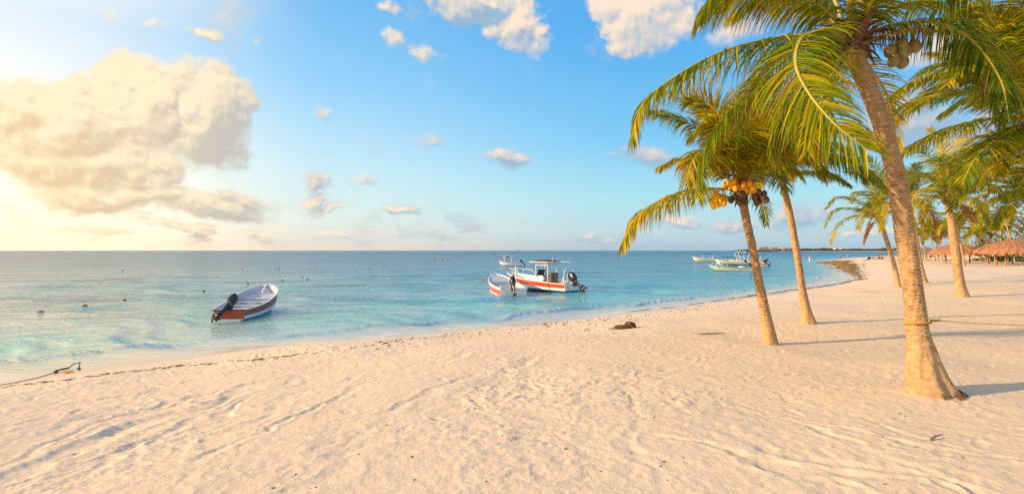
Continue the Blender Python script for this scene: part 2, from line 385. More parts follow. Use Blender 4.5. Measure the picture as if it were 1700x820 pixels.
def ground0(x, y, d=None):
    if d is None: d = sdist(x, y)
    w = fbm(np.asarray(x) / 3.0, np.asarray(y) / 3.0, 5, 3) * 0.5
    dd = d + w * np.clip(np.hypot(x, y) / 25, .6, 2)
    up = 1.5 * (1 - np.exp(-(np.maximum(dd, 0) / 7.5) ** 1.25))
    dn = -0.055 * np.minimum(np.maximum(-dd, 0), 14) - 0.02 * np.clip(-dd - 14, 0, 80)
    und = fbm(np.asarray(x) / 5.5, np.asarray(y) / 5.5, 31, 3) * 0.16 * np.clip(d / 6, 0, 1)
    return np.where(dd > 0, up, dn) + und
# fine relief on a regular map: footprints, furrows, chopped sand
HX0, HX1, HY0, HY1, HS = -24.0, 34.0, 1.5, 40.0, 0.03
gx = np.arange(HX0, HX1, HS); gy = np.arange(HY0, HY1, HS)
GX, GY = np.meshgrid(gx, gy)
Dm = sdist(GX, GY)
dry = np.clip((Dm - 1.6) / 1.5, 0, 1)
chop = 0.42 + 0.9 * np.exp(-((Dm - 5.0) / 3.2) ** 2) * np.clip(1.2 - (GX - 2) / 14, 0.25, 1)       # most trodden just above the wrack line
HM = fbm(GX * 2.1, GY * 2.1, 11, 2) * 0.016
wx = GX + fbm(GX * 1.3, GY * 1.3, 71, 2) * 0.5; wy = GY + fbm(GX * 1.3, GY * 1.3, 72, 2) * 0.5
n1 = fbm(wx * 5.0 + wy * 1.5, wy * 4.0 - wx * 1.0, 12, 3, 0.55)
HM += chop * (0.024 * n1 - 0.020 * np.clip(np.abs(n1 * 2) - 0.55, 0, 1))
HM += fbm(GX * 17, GY * 14, 13, 2) * 0.012 * (0.5 + chop)
n2 = fbm(wx * 5.5 + wy * 2.2, wy * 12 - wx * 3.5, 19, 3, 0.6)
patch = np.clip(.5 + 2.0 * vnoise(GX / 1.9, GY / 2.6, 23), .25, 1.3)
HM += (0.082 * n2 + 0.045 * np.maximum(n2, 0)) * patch * np.clip(chop, 0, 1.1) * np.clip(1.25 - (GX + 1) / 10, .35, 1.15)
# long diagonal drag furrows in the foreground
for (x0, y0, x1, y1, w, dp) in ((-4.6, 4.3, -4.3, 9.8, .14, .10), (-4.1, 4.0, -3.6, 9.9, .07, .06), (-7.2, 7.0, -5.0, 11.5, .10, .07), (-6.2, 6.0, -3.4, 10.8, .07, .05), (-8.5, 9.5, -6.0, 12.8, .09, .06), (-3.0, 4.4, -2.2, 9.0, .06, .05), (-5.0, 4.7, -5.2, 9.0, .06, .05), (-1.4, 6.3, -.6, 8.9, .10, .07), (-.2, 8.4, .5, 10.6, .10, .07), (2.2, 5.2, 4.6, 3.8, .06, .05), (1.2, 5.6, 3.4, 4.2, .06, .045), (3.0, 6.0, 5.4, 4.6, .06, .045), (-5.3, 5.2, -5.9, 9.6, .10, .035), (-3.4, 5.4, -2.6, 10.2, .11, .035), (-6.6, 6.2, -4.0, 8.7, .10, .04), (1.9, 6.2, 3.1, 3.0, .08, .035), (2.7, 6.6, 4.1, 3.2, .07, .04), (-.4, 5.2, .6, 8.3, .09, .03), (3.3, 7.6, 4.9, 4.6, .07, .025), (-2.4, 3.6, -1.1, 6.4, .1, .03), (.9, 4.0, 2.2, 8.5, .06, .025), (-2.0, 9.0, -.9, 11.6, .12, .05), (5.5, 9, 9, 7, .07, .02)):
    ex, ey = x1 - x0, y1 - y0; L2 = ex * ex + ey * ey; L = math.sqrt(L2)
    i0, i1 = np.searchsorted(gx, [min(x0, x1) - 1, max(x0, x1) + 1]); j0, j1 = np.searchsorted(gy, [min(y0, y1) - 1, max(y0, y1) + 1])
    X, Y = GX[j0:j1, i0:i1], GY[j0:j1, i0:i1]
    t = ((X - x0) * ex + (Y - y0) * ey) / L2
    dd = ((X - x0) * ey - (Y - y0) * ex) / L + fbm(X * .9, Y * .9, 51, 2) * .6 + fbm(X * 5, Y * 5, 52, 2) * .12
    env = np.clip(t * 4, 0, 1) * np.clip((1 - t) * 4, 0, 1) * (0.6 + 0.8 * vnoise(X * 2.4, Y * 2.4, 53))
    HM[j0:j1, i0:i1] += env * dp * (-np.exp(-(dd / w) ** 2) + 0.55 * np.exp(-((np.abs(dd) - 1.7 * w) / (.6 * w)) ** 2))
rs = np.random.RandomState(4)
def stamp(x, y, a, ln, wd, dp):
    i0, i1 = np.searchsorted(gx, [x - .45, x + .45]); j0, j1 = np.searchsorted(gy, [y - .45, y + .45])
    X, Y = GX[j0:j1, i0:i1] - x, GY[j0:j1, i0:i1] - y
    if X.size == 0: return
    u = (X * math.cos(a) + Y * math.sin(a)) / ln; v = (-X * math.sin(a) + Y * math.cos(a)) / wd
    r = np.sqrt(u * u + v * v) + vnoise(X * 14 + x * 9, Y * 14, 3) * .35
    HM[j0:j1, i0:i1] += dp * (-1.0 / (1 + np.exp((r - .9) * 9)) + .5 * np.exp(-((r - 1.3) / .25) ** 2))
for _ in range(2600):      # scattered prints, thickest along the top of the slope
    x = rs.uniform(-16, 24); y = rs.uniform(3, 34)
    d = float(sdist(x, y))
    if d < 2.2 or rs.rand() > (.28 + .9 * math.exp(-((d - 5) / 3.) ** 2)): continue
    stamp(x, y, rs.uniform(0, 3.14), rs.uniform(.11, .16), rs.uniform(.05, .075), rs.uniform(.008, .024))
for _ in range(26):        # walking trails
    x = rs.uniform(-10, 16); y = rs.uniform(4, 20); a = rs.uniform(-.5, 1.2) + (math.pi if rs.rand() > .5 else 0)
    for k in range(22):
        a += rs.uniform(-.08, .08); x += math.cos(a) * .62; y += math.sin(a) * .62
        s_ = .12 if k % 2 else -.12
        stamp(x - math.sin(a) * s_, y + math.cos(a) * s_, a, .15, .06, rs.uniform(.010, .022))
HM *= dry * 0.36
edge = np.clip((GX - HX0) / 3, 0, 1) * np.clip((HX1 - GX) / 3, 0, 1) * np.clip((HY1 - GY) / 5, 0, 1)
HM *= edge
def relief(x, y):
    fx = (np.asarray(x, float) - HX0) / HS; fy = (np.asarray(y, float) - HY0) / HS
    ok = (fx >= 0) & (fy >= 0) & (fx < len(gx) - 2) & (fy < len(gy) - 2)
    fx = np.where(ok, fx, 0); fy = np.where(ok, fy, 0)
    ix = fx.astype(int); iy = fy.astype(int); tx = fx - ix; ty = fy - iy
    h = (HM[iy, ix] * (1 - tx) + HM[iy, ix + 1] * tx) * (1 - ty) + (HM[iy + 1, ix] * (1 - tx) + HM[iy + 1, ix + 1] * tx) * ty
    return np.where(ok, h, 0)
def ground(x, y):
    return float(ground0(np.array([x], float), np.array([y], float))[0] + relief(np.array([x]), np.array([y]))[0])
def at(px, py):
    """point of the beach seen at a pixel of the photograph"""
    Y = np.geomspace(2, 600, 6000); X = (px - CX) / FPX * Y; Z = CAMZ - (py - HY) / FPX * Y
    G = np.maximum(ground0(X, Y), 0) + relief(X, Y); k = int(np.argmax(Z <= G))
    if Z[k] > G[k]: k = len(Y) - 1
    return Vector((X[k], Y[k], G[k]))
def on_sea(px, py): x, y = sea_pt(px, py); return Vector((x, y, 0))
def wpt(px, py, Y): return Vector(((px - CX) / FPX * Y, Y, CAMZ + (HY - py) / FPX * Y))

# ------------------------------------------------------------------ sand sheet
def polar(rr, aa):
    Rr, Aa = np.meshgrid(rr, aa, indexing='ij'); return Rr * np.sin(Aa), Rr * np.cos(Aa)
r = [0.2, 1.0, 1.8]; q = 2.2
while q < 14000:
    r.append(q); q += max(0.018, min(q * q / 1900, q * 0.03)) if q < 60 else q * 0.045
rr = np.array(r)
aa = np.concatenate([np.linspace(-math.pi, R(-52), 60)[:-1], np.linspace(R(-52), R(52), 1250), np.linspace(R(52), math.pi, 60)[1:]])
X, Y = polar(rr, aa)
D = sdist(X, Y); Z = ground0(X, Y, D) + relief(X, Y)
Z = np.where(D > 60, np.maximum(Z, 1.2) , Z)
Z = np.where(D > 300, Z + np.clip((D - 300) / 400, 0, 1) * 1.0, Z)
nr, na = X.shape
idx = np.arange(nr * na).reshape(nr, na)
Fq = np.stack([idx[:-1, :-1], idx[:-1, 1:], idx[1:, 1:], idx[1:, :-1]], -1).reshape(-1, 4)[:, ::-1]
damp = np.clip((0.42 - ground0(X, Y, D)) / 0.2, 0, 1)

def sand_material():
    m = bpy.data.materials.new('sand'); m.use_nodes = True
    N = NT(m.node_tree); b = N.n['Principled BSDF']; g = N.node('ShaderNodeNewGeometry'); P = g.outputs['Position']
    a = N.node('ShaderNodeAttribute', attribute_name='damp').outputs['Fac']
    n1 = N.noise(P, 0.55, 5, 0.6); n2 = N.noise(P, 26.0, 4, 0.7)
    c = N.mix(N.rng(n1, 0.3, 0.7), (0.82, 0.64, 0.445, 1), (0.78, 0.62, 0.455, 1))
    big = N.noise(N.vec('MULTIPLY', P, (1.0, 0.45, 1)), 0.35, 4, 0.6)
    c = N.mix(N.rng(big, 0.42, 0.62, 0, 0.6), c, (0.76, 0.62, 0.475, 1))
    c = N.mix(N.rng(n2, 0.35, 0.7, 0, 0.35), c, (0.66, 0.48, 0.30, 1))
    # scattered bits of shell and weed
    vo = N.node('ShaderNodeTexVoronoi'); vo.inputs['Scale'].default_value = 3.2; N.l.new(P, vo.inputs['Vector'])
    sp = N.math('MULTIPLY', N.rng(vo.outputs['Distance'], 0.055, 0.035), N.rng(N.noise(P, 1.3, 2), 0.55, 0.6))
    c = N.mix(N.math('MULTIPLY', sp, .8), c, (0.24, 0.15, 0.08, 1))
    c = N.mix(N.math('MULTIPLY', a, 0.8), c, (0.60, 0.48, 0.34, 1))
    N.l.new(c, b.inputs['Base Color'])
    N.l.new(N.rng(a, 0.2, 1.0, 0.9, 0.22), b.inputs['Roughness'])
    N.l.new(N.rng(a, 0.2, 1.0, 0.15, 0.6), b.inputs['Specular IOR Level'])
    bn = N.node('ShaderNodeBump'); bn.inputs['Distance'].default_value = 0.03
    N.l.new(N.rng(a, 0.1, 0.9, 0.42, 0.02), bn.inputs['Strength'])
    h = N.math('ADD', N.noise(N.vec('MULTIPLY', P, (1.4, .8, 1)), 7.0, 7, 0.72), N.math('MULTIPLY', N.noise(P, 2.6, 3, 0.6), 1.2))
    N.l.new(h, bn.inputs['Height']); N.l.new(bn.outputs[0], b.inputs['Normal'])
    return m
sand = np_mesh('sand', np.stack([X, Y, Z], -1).reshape(-1, 3), Fq, sand_material(), attrs={'damp': ('FLOAT', damp)})
sand['kind'] = 'structure'

# ------------------------------------------------------------------ sea
r = []; q = 9.0
while q < 30000:
    r.append(q); q += max(0.035, min(q * q / 2600, q * 0.02)) if q < 90 else q * 0.03
rr = np.array(r)
aa = np.concatenate([np.linspace(R(-100), R(-50), 120)[:-1], np.linspace(R(-50), R(44), 760), np.linspace(R(44), R(88), 60)[1:]])
X, Y = polar(rr, aa); D = sdist(X, Y)
G0 = ground0(X, Y, D); depth = -G0
rad = np.hypot(X, Y)
step = np.clip(np.maximum(rad * R(94 / 760), np.gradient(rad, axis=0)), .03, None)
Zs = np.zeros_like(X); rw = np.random.RandomState(3)
wX = X + fbm(X / 6, Y / 6, 91, 2) * 3.0; wY = Y + fbm(X / 6, Y / 6, 92, 2) * 3.0
for k in range(26):
    lam = 0.45 * 1.14 ** k
    a = R(100) + rw.normal() * .55; ph = rw.uniform(0, 6.28)
    amp = 0.0060 * lam ** .8
    fade = np.clip(lam / (step * 3.0) - 1, 0, 1)
    s_ = np.sin((wX * math.cos(a) + wY * math.sin(a)) * 2 * math.pi / lam + ph)
    Zs += amp * fade * (s_ + 0.25 * s_ * s_) 
Zs *= (0.55 + 0.9 * (vnoise(X / 9, Y / 14, 8) + .5))
Zs *= np.clip(-D / 5 + .12, .06, 1)
# two low swells running onto the beach
dn = -D + fbm(X / 4, Y / 4, 21, 2) * .9
for (c0, w0, h0) in ((2.3, .17, .13), (5.6, .4, .04), (0.9, .15, .012)):
    u = dn - c0; ridge = np.where(u < 0, np.exp(-(u / (w0 * .55)) ** 2), np.exp(-(u / (w0 * 1.7)) ** 2))
    Zs += h0 * ridge * (0.6 + 1.1 * (vnoise(X / 5, Y / 5, 22 + int(c0)) + .3)) * np.clip(60 / rad, 0, 1)
shallow = np.clip(depth / 0.5, 0, 1)
edge_f = np.exp(-((dn - .25 - .35 * vnoise(X * 1.2, Y * 1.2, 6)) / .17) ** 2)
foam = np.clip(edge_f * (.5 + 1.0 * vnoise(X * 5, Y * 5, 7)) * np.clip(vnoise(X * .35, Y * .35, 17) * 3 + .6, 0, 1), 0, 1) * 0.9
u = dn - 2.15
foam = np.maximum(foam, np.exp(-(u / .12) ** 2) * np.clip(vnoise(X / 2.2, Y / 2.2, 29) * 4 - .3, 0, 1) * np.clip(.45 + .5 * vnoise(X * 4, Y * 4, 4), 0, 1))
nr, na = X.shape; idx = np.arange(nr * na).reshape(nr, na)
Fq = np.stack([idx[:-1, :-1], idx[:-1, 1:], idx[1:, 1:], idx[1:, :-1]], -1).reshape(-1, 4)[:, ::-1]
keep = ((G0 < 0.22) & (D < 4)).ravel()
Fq = Fq[keep[Fq].any(1)]
used = np.unique(Fq); remap = -np.ones(nr * na, int); remap[used] = np.arange(len(used))
def sea_material():
    m = bpy.data.materials.new('sea_water'); m.use_nodes = True
    N = NT(m.node_tree); b = N.n['Principled BSDF']; o = N.n['Material Output']
    g = N.node('ShaderNodeNewGeometry'); P = g.outputs['Position']
    dp = N.node('ShaderNodeAttribute', attribute_name='depth').outputs['Fac']
    off = N.node('ShaderNodeAttribute', attribute_name='offshore').outputs['Fac']
    fo = N.node('ShaderNodeAttribute', attribute_name='foam').outputs['Fac']
    c = N.ramp(N.math('DIVIDE', off, 130.0), [(0.0, (0.84, 0.70, 0.50)), (0.010, (0.74, 0.72, 0.55)), (0.022, (0.36, 0.66, 0.54)), (0.04, (0.22, 0.64, 0.54)), (0.08, (0.05, 0.50, 0.47)), (0.2, (0.012, 0.35, 0.40)), (0.5, (0.006, 0.25, 0.35)), (1.0, (0.004, 0.18, 0.31))])
    # darker weed beds on the bottom
    wb = N.noise(N.vec('MULTIPLY', P, (0.05, 0.10, 1)), 1.0, 5, 0.6)
    f = N.math('MULTIPLY', N.rng(wb, 0.48, 0.62, 0, 0.75), N.rng(off, 9, 20))
    c = N.mix(f, c, (0.02, 0.07, 0.12, 1))
    c = N.mix(fo, c, (0.85, 0.85, 0.83, 1))
    bn = N.node('ShaderNodeBump'); bn.inputs['Strength'].default_value = 1.0
    N.l.new(N.rng(off, 0.3, 7, 0.03, 0.22), bn.inputs['Distance'])
    h1 = N.noise(N.vec('MULTIPLY', P, (1.1, 2.8, 1)), 2.1, 4, 0.6, 0.3)
    h2 = N.noise(N.vec('MULTIPLY', P, (0.20, 0.60, 1)), 1.0, 3, 0.6, 0.3)
    h3 = N.noise(N.vec('MULTIPLY', P, (0.035, 0.12, 1)), 1.0, 3, 0.6, 0.3)
    # short sharp crests
    rn = N.noise(N.vec('MULTIPLY', P, (0.42, 1.9, 1)), 1.0, 2, 0.5, 0.6)
    cr = N.math('POWER', N.math('SUBTRACT', 1.0, N.math('ABSOLUTE', N.math('MULTIPLY_ADD', rn, 2.0, -1.0))), 9.0)
    cr = N.math('MULTIPLY', cr, N.rng(N.noise(N.vec('MULTIPLY', P, (0.09, 0.2, 1)), 1.0, 2), 0.42, 0.60, 0.1, 0.9))
    h1 = N.math('ADD', h1, N.math('MULTIPLY', cr, 0.7))
    h = N.math('ADD', N.math('MULTIPLY', h1, N.rng(off, 15, 90, 1.0, 0.35)), N.math('MULTIPLY', h2, N.rng(off, 5, 60, 0.5, 3.4)))
    h = N.math('ADD', h, N.math('MULTIPLY', h3, N.rng(off, 60, 400, 0.0, 24.0)))
    N.l.new(h, bn.inputs['Height'])
    df = N.node('ShaderNodeBsdfDiffuse'); N.l.new(c, df.inputs[0])
    gl = N.node('ShaderNodeBsdfGlossy'); gl.inputs['Roughness'].default_value = 0.09; N.l.new(bn.outputs[0], gl.inputs['Normal'])
    fr = N.node('ShaderNodeFresnel'); fr.inputs[0].default_value = 1.45; N.l.new(bn.outputs[0], fr.inputs['Normal'])
    # the farther out, the more a grazing look meets only the near faces of the waves
    k = N.ramp(N.math('DIVIDE', off, 600.0), [(0.0, (0.50,) * 3), (0.012, (0.82,) * 3), (0.06, (0.66,) * 3), (0.2, (0.54,) * 3), (0.7, (0.50,) * 3)])
    fk = N.math('MULTIPLY', N.math('MULTIPLY', fr.outputs[0], N.math('MULTIPLY', k, N.math('MULTIPLY_ADD', cr, -0.75, 1.12))), N.math('SUBTRACT', 1.0, fo))
    wm = N.node('ShaderNodeMixShader'); N.l.new(fk, wm.inputs[0]); N.l.new(df.outputs[0], wm.inputs[1]); N.l.new(gl.outputs[0], wm.inputs[2])
    N.l.new(wm.outputs[0], o.inputs[0])
    N.n.remove(b)
    return m
Vs = np.stack([X, Y, Zs], -1).reshape(-1, 3)[used]
sea = np_mesh('sea', Vs, remap[Fq], sea_material(), attrs={'depth': ('FLOAT', depth.ravel()[used]), 'offshore': ('FLOAT', (-D).ravel()[used]), 'foam': ('FLOAT', foam.ravel()[used])})
sea['kind'] = 'structure'
# ------------------------------------------------------------------ palms
def catmull(P, n):
    P = [np.array(p, float) for p in P]
    if len(P) == 2: P = [P[0], (P[0] + P[1]) / 2 + np.array([0, 0, .05]), P[1]]
    Q = [2 * P[0] - P[1]] + P + [2 * P[-1] - P[-2]]
    out = []
    m = len(P) - 1
    for i in range(n):
        t = i / (n - 1) * m; k = min(int(t), m - 1); u = t - k
        a, b, c, d = Q[k], Q[k + 1], Q[k + 2], Q[k + 3]
        out.append(0.5 * ((2 * b) + (c - a) * u + (2 * a - 5 * b + 4 * c - d) * u * u + (-a + 3 * b - 3 * c + d) * u ** 3))
    out = np.array(out)
    s = np.concatenate([[0], np.cumsum(np.linalg.norm(np.diff(out, axis=0), axis=1))]); L = s[-1]
    tt = np.linspace(0, L, n)
    return np.stack([np.interp(tt, s, out[:, j]) for j in range(3)], 1), L
def nrm(v): return v / np.maximum(np.linalg.norm(v, axis=-1, keepdims=True), 1e-9)
def frond(ctrl, seed=0, leaf=0.85, n=92, width=0.036, droop=0.55, bare=0.13, lift=0.10, wind=(0, 0, 0), roll=0.0, name='frond', mats=None, parent=None, seg=5, rr0=0.028, swept=0.0):
    rs = np.random.RandomState(seed)
    if seg == 5: n = int(n * 1.4); width *= .70
    NP = 60
    C, L = catmull(ctrl, NP)
    T = nrm(np.gradient(C, axis=0))
    S = np.zeros_like(T); s0 = np.cross(T[0], [0, 0, 1.0])
    if np.linalg.norm(s0) < .15: s0 = np.cross(T[NP // 3], [0, 0, 1.0])
    if np.linalg.norm(s0) < .05: s0 = np.array([1.0, 0, 0])
    for i in range(NP):
        s0 = s0 - T[i] * np.dot(s0, T[i]); s0 = s0 / max(np.linalg.norm(s0), 1e-6); S[i] = s0
    Nn = np.cross(S, T)
    if roll:
        S, Nn = S * math.cos(roll) + Nn * math.sin(roll), Nn * math.cos(roll) - S * math.sin(roll)
    V = []; Fc = []; A = []; Mi = []
    # rachis: flattened four-sided, thick at the base
    k = 5; rad = rr0 * (1 - np.linspace(0, 1, NP)) ** .8 + .004
    rad[:4] *= np.array([2.0, 1.7, 1.4, 1.15])
    for i in range(NP):
        for j in range(k):
            an = 2 * math.pi * j / k + .3
            V.append(C[i] + S[i] * math.cos(an) * rad[i] * 1.25 + Nn[i] * math.sin(an) * rad[i] * .75); A.append((0, .5, 0, 1))
    for i in range(NP - 1):
        for j in range(k):
            a = i * k + j; b = i * k + (j + 1) % k; Fc.append((a, b, b + k, a + k)); Mi.append(1)
    V = np.array(V); base = len(V)
    # leaflets
    u = np.tile(np.linspace(0, 1, n), 2) + rs.normal(0, .004, 2 * n); u = np.clip(u, 0, 1)
    side = np.repeat([1.0, -1.0], n)
    s = bare + (1 - bare) * u
    fi = s * (NP - 1); i0 = np.clip(fi.astype(int), 0, NP - 2); ft = (fi - i0)[:, None]
    c = C[i0] * (1 - ft) + C[i0 + 1] * ft; t = nrm(T[i0] * (1 - ft) + T[i0 + 1] * ft); sd = nrm(S[i0] * (1 - ft) + S[i0 + 1] * ft); nn = Nn[i0]
    ln = leaf * np.power(np.clip(np.sin(math.pi * (0.14 + 0.74 * u)), .05, 1), .75) * (1 - .25 * u) * (1 + rs.normal(0, .07, 2 * n))
    broken = rs.rand(2 * n) < .05; ln = np.where(broken, ln * rs.uniform(.3, .7, 2 * n), ln)
    ang = np.radians(72 - 40 * u + rs.normal(0, 4, 2 * n) - swept * 20)
    ph = lift * (1 - .5 * u) + rs.normal(0, .10, 2 * n)
    # neighbouring leaflets clump and split in bunches
    clump = np.sin(u * n * .55 + side * 2 + seed) * .07 + np.repeat(rs.normal(0, .06, (2 * n) // 4 + 1), 4)[:2 * n]
    ang += clump * .5; ph += clump
    d = t * np.cos(ang)[:, None] + (sd * (side * np.cos(ph))[:, None] + nn * np.sin(ph)[:, None]) * np.sin(ang)[:, None]
    d = nrm(d); p = c.copy()
    tw = rs.normal(0, .55, 2 * n); fl = rs.rand(2 * n); ry = rs.rand(2 * n)
    prof = {5: [0.55, 1.0, 0.95, 0.75, 0.45, 0.06], 4: [0.55, 1.0, 0.85, 0.55, 0.07], 3: [0.6, 1.0, 0.7, 0.08]}[seg]
    g = np.array([0, 0, -1.0]); wv = np.array(wind, float)
    dr = droop * rs.uniform(.7, 1.35, 2 * n)
    rows = []
    for q in range(seg + 1):
        w = nrm(t - d * np.sum(t * d, 1, keepdims=True)); w2 = np.cross(d, w)
        w = w * np.cos(tw)[:, None] + w2 * np.sin(tw)[:, None]
        hw = (width * .5 * prof[q]) * np.ones(2 * n)
        rows.append((p - w * hw[:, None], p + w * hw[:, None]))
        if q < seg:
            p = p + d * (ln / seg)[:, None]
            kf = (q + 1) / seg
            d = nrm(d + (g * dr[:, None] + wv) * (.18 + .62 * kf))
            tw = tw * .96 + rs.normal(0, .05, 2 * n)
    LV = np.stack([np.stack(r_, 1) for r_ in rows], 1).reshape(-1, 3)      # (2n, seg+1, 2, 3)
    kf = np.repeat(np.linspace(0, 1, seg + 1), 2)
    LA = np.zeros((2 * n, (seg + 1) * 2, 4)); LA[..., 0] = kf[None]; LA[..., 1] = fl[:, None]; LA[..., 2] = ry[:, None]; LA[..., 3] = 1
    o = base + np.arange(2 * n) * (seg + 1) * 2
    LF = []
    for q in range(seg):
        LF.append(np.stack([o + 2 * q, o + 2 * q + 1, o + 2 * q + 3, o + 2 * q + 2], 1))
    LF = np.concatenate(LF)
    V = np.concatenate([V, LV]); A = np.concatenate([np.array(A), LA.reshape(-1, 4)])
    Fa = np.concatenate([np.array(Fc), LF]); Mi = np.concatenate([np.array(Mi), np.zeros(len(LF))])
    ob = np_mesh(name, V, Fa, mats or [M['leaf'], M['rachis']], parent, {'leaf': ('FLOAT_COLOR', A)}, smooth=True)
    ob.data.polygons.foreach_set('material_index', Mi.astype(np.int32))
    return ob

def trunk(path, parent, seed=0, na=28, dz=0.02, flare_soft=True, ring=0.055, amp=0.012):
    """path: (local point, radius) from ground up"""
    pts = np.array([p for p, _ in path], float); rad = np.array([r_ for _, r_ in path])
    Ltot = np.sum(np.linalg.norm(np.diff(pts, axis=0), axis=1)); n = max(12, int(Ltot / dz))
    C, L = catmull(pts, n)
    sp = np.concatenate([[0], np.cumsum(np.linalg.norm(np.diff(pts, axis=0), axis=1))]); sp = sp / sp[-1]
    s = np.linspace(0, 1, n)
    # smooth monotone interpolation of the radius
    rd = np.interp(s, sp, rad); kk = max(3, n // 18) | 1; pad = np.pad(rd, kk // 2, mode='edge'); rd = np.convolve(pad, np.ones(kk) / kk, 'valid')
    T = nrm(np.gradient(C, axis=0)); th = np.linspace(0, 2 * math.pi, na, endpoint=False)
    ux = nrm(np.cross(np.broadcast_to([0, 1.0, 0], T.shape), T)); uy = np.cross(T, ux)
    Sg, Tg = np.meshgrid(s * L, th, indexing='ij')
    cx, cy = np.cos(Tg), np.sin(Tg)
    tilt = .025 * cx + .02 * np.sin(2 * Tg + 1) + fbm(cx * 1.5 + 9, Sg * 2 + cy, seed + 1, 2) * .05
    ringv = (Sg + tilt) / (ring * (1.25 - .5 * s[:, None])) + fbm(Sg * 1.7, Sg * 0 + seed, seed, 2) * 1.6
    saw = ringv - np.floor(ringv)
    rough = fbm(cx * 3 + Sg * 1.3, cy * 3 + Sg * 4, seed + 3, 4, .6)
    up = np.clip((s[:, None] - .10) * 6, .12, 1)
    sc_ = np.clip(1 - np.abs(saw - .06) / .11, 0, 1) * np.clip(.55 + 1.6 * vnoise(cx * 2.2 + ringv.astype(int) * 3.1, cy * 2.2, seed + 4), 0, 1) * up
    disp = amp * up * (saw ** 1.5 * 1.0 - .5) + .012 * rough * (rd[:, None] / .13) + .025 * (rd[:, None] - rd.min()) / .15 * np.sin(Tg * 5 + fbm(Sg * 2, cx, seed + 6, 2) * 3) * .5
    Rr = rd[:, None] + disp
    V = C[:, None, :] + ux[:, None, :] * (cx * Rr)[..., None] + uy[:, None, :] * (cy * Rr)[..., None]
    i = np.arange(n * na).reshape(n, na); j = np.roll(i, -1, 1)
    Fq = np.stack([i[:-1], j[:-1], j[1:], i[1:]], -1).reshape(-1, 4)
    return np_mesh('trunk', V.reshape(-1, 3), Fq, M['bark'], parent, {'scar': ('FLOAT', sc_.ravel()), 'ring': ('FLOAT', np.clip(1 - saw * 1.6 + .5 * rough, 0, 1).ravel() * np.clip(up * np.ones_like(saw), 0, 1).ravel())})

def sheath(parent, r, h, seed, dead=14, name='fibre_sheath', base=(0, 0, 0), mat='fibre'):
    """ragged brown leaf bases clasping the top of the trunk"""
    rd = random.Random(seed); b = MB(); B = Vector(base)
    b.ball(B + Vector((0, 0, h * .35)), (r * 1.25, r * 1.25, h * .6), 14, 8, jit=.25, seed=seed)
    for k in range(dead):
        a = k * 2.4 + rd.random(); w = rd.uniform(.03, .075); ln = rd.uniform(.5, 1.2) * h; out_ = rd.uniform(.15, 1.0)
        p = B + Vector((math.cos(a) * r * 1.05, math.sin(a) * r * 1.05, rd.uniform(-.1, .5) * h)); dv = Vector((math.cos(a) * out_, math.sin(a) * out_, rd.uniform(-.5, .9))).normalized()
        sd = Vector((-math.sin(a), math.cos(a), 0)); vs = []; fs = []
        for q in range(5):
            ww = w * (1 - (q / 4) ** 1.6) + .004
            vs += [p - sd * ww, p + sd * ww + dv * .01]; p = p + dv * ln / 4; dv = (dv + Vector((0, 0, -.38)) + Vector((rd.uniform(-.15, .15),) * 3)).normalized()
        fs = [(2 * q, 2 * q + 1, 2 * q + 3, 2 * q + 2) for q in range(4)]
        b.add(vs, fs)
    return b.build(name, M[mat], parent)

def strands(parent, B, n, ln, r, seed, mat='stalk', name='fruit_stalk'):
    rd = random.Random(seed); b = MB()
    for k in range(n):
        a = rd.uniform(0, 6.28); e_ = rd.uniform(-.2, 1.1); p = Vector(B); d = Vector((math.cos(a) * math.cos(e_), math.sin(a) * math.cos(e_), math.sin(e_))); pts = [p.copy()]
        for q in range(4): p = p + d * ln * rd.uniform(.7, 1.1) / 4; d = (d + Vector((0, 0, -.22))).normalized(); pts.append(p.copy())
        b.tube(pts, [r, r * .8, r * .6, r * .4, r * .2], 4, cap=False)
    return b.build(name, M[mat], parent)

def nuts(parent, B, places, rad, mat, seed, name='coconut'):
    rd = random.Random(seed)
    for (dx, dy, dz) in places:
        p = Vector(B) + Vector((dx, dy, dz)); b = MB()
        rot = Matrix.Rotation(rd.uniform(0, 3), 3, 'Z') @ Matrix.Rotation(rd.uniform(-.6, .6), 3, 'X')
        b.ball((0, 0, 0), (rad * .88, rad * .88, rad * 1.1), 14, 10, rot=rot, lobes=.05)
        b.ball(rot @ Vector((0, 0, rad * 1.06)), rad * .28, 8, 4)
        b.build(name, M[mat], parent, loc=p)

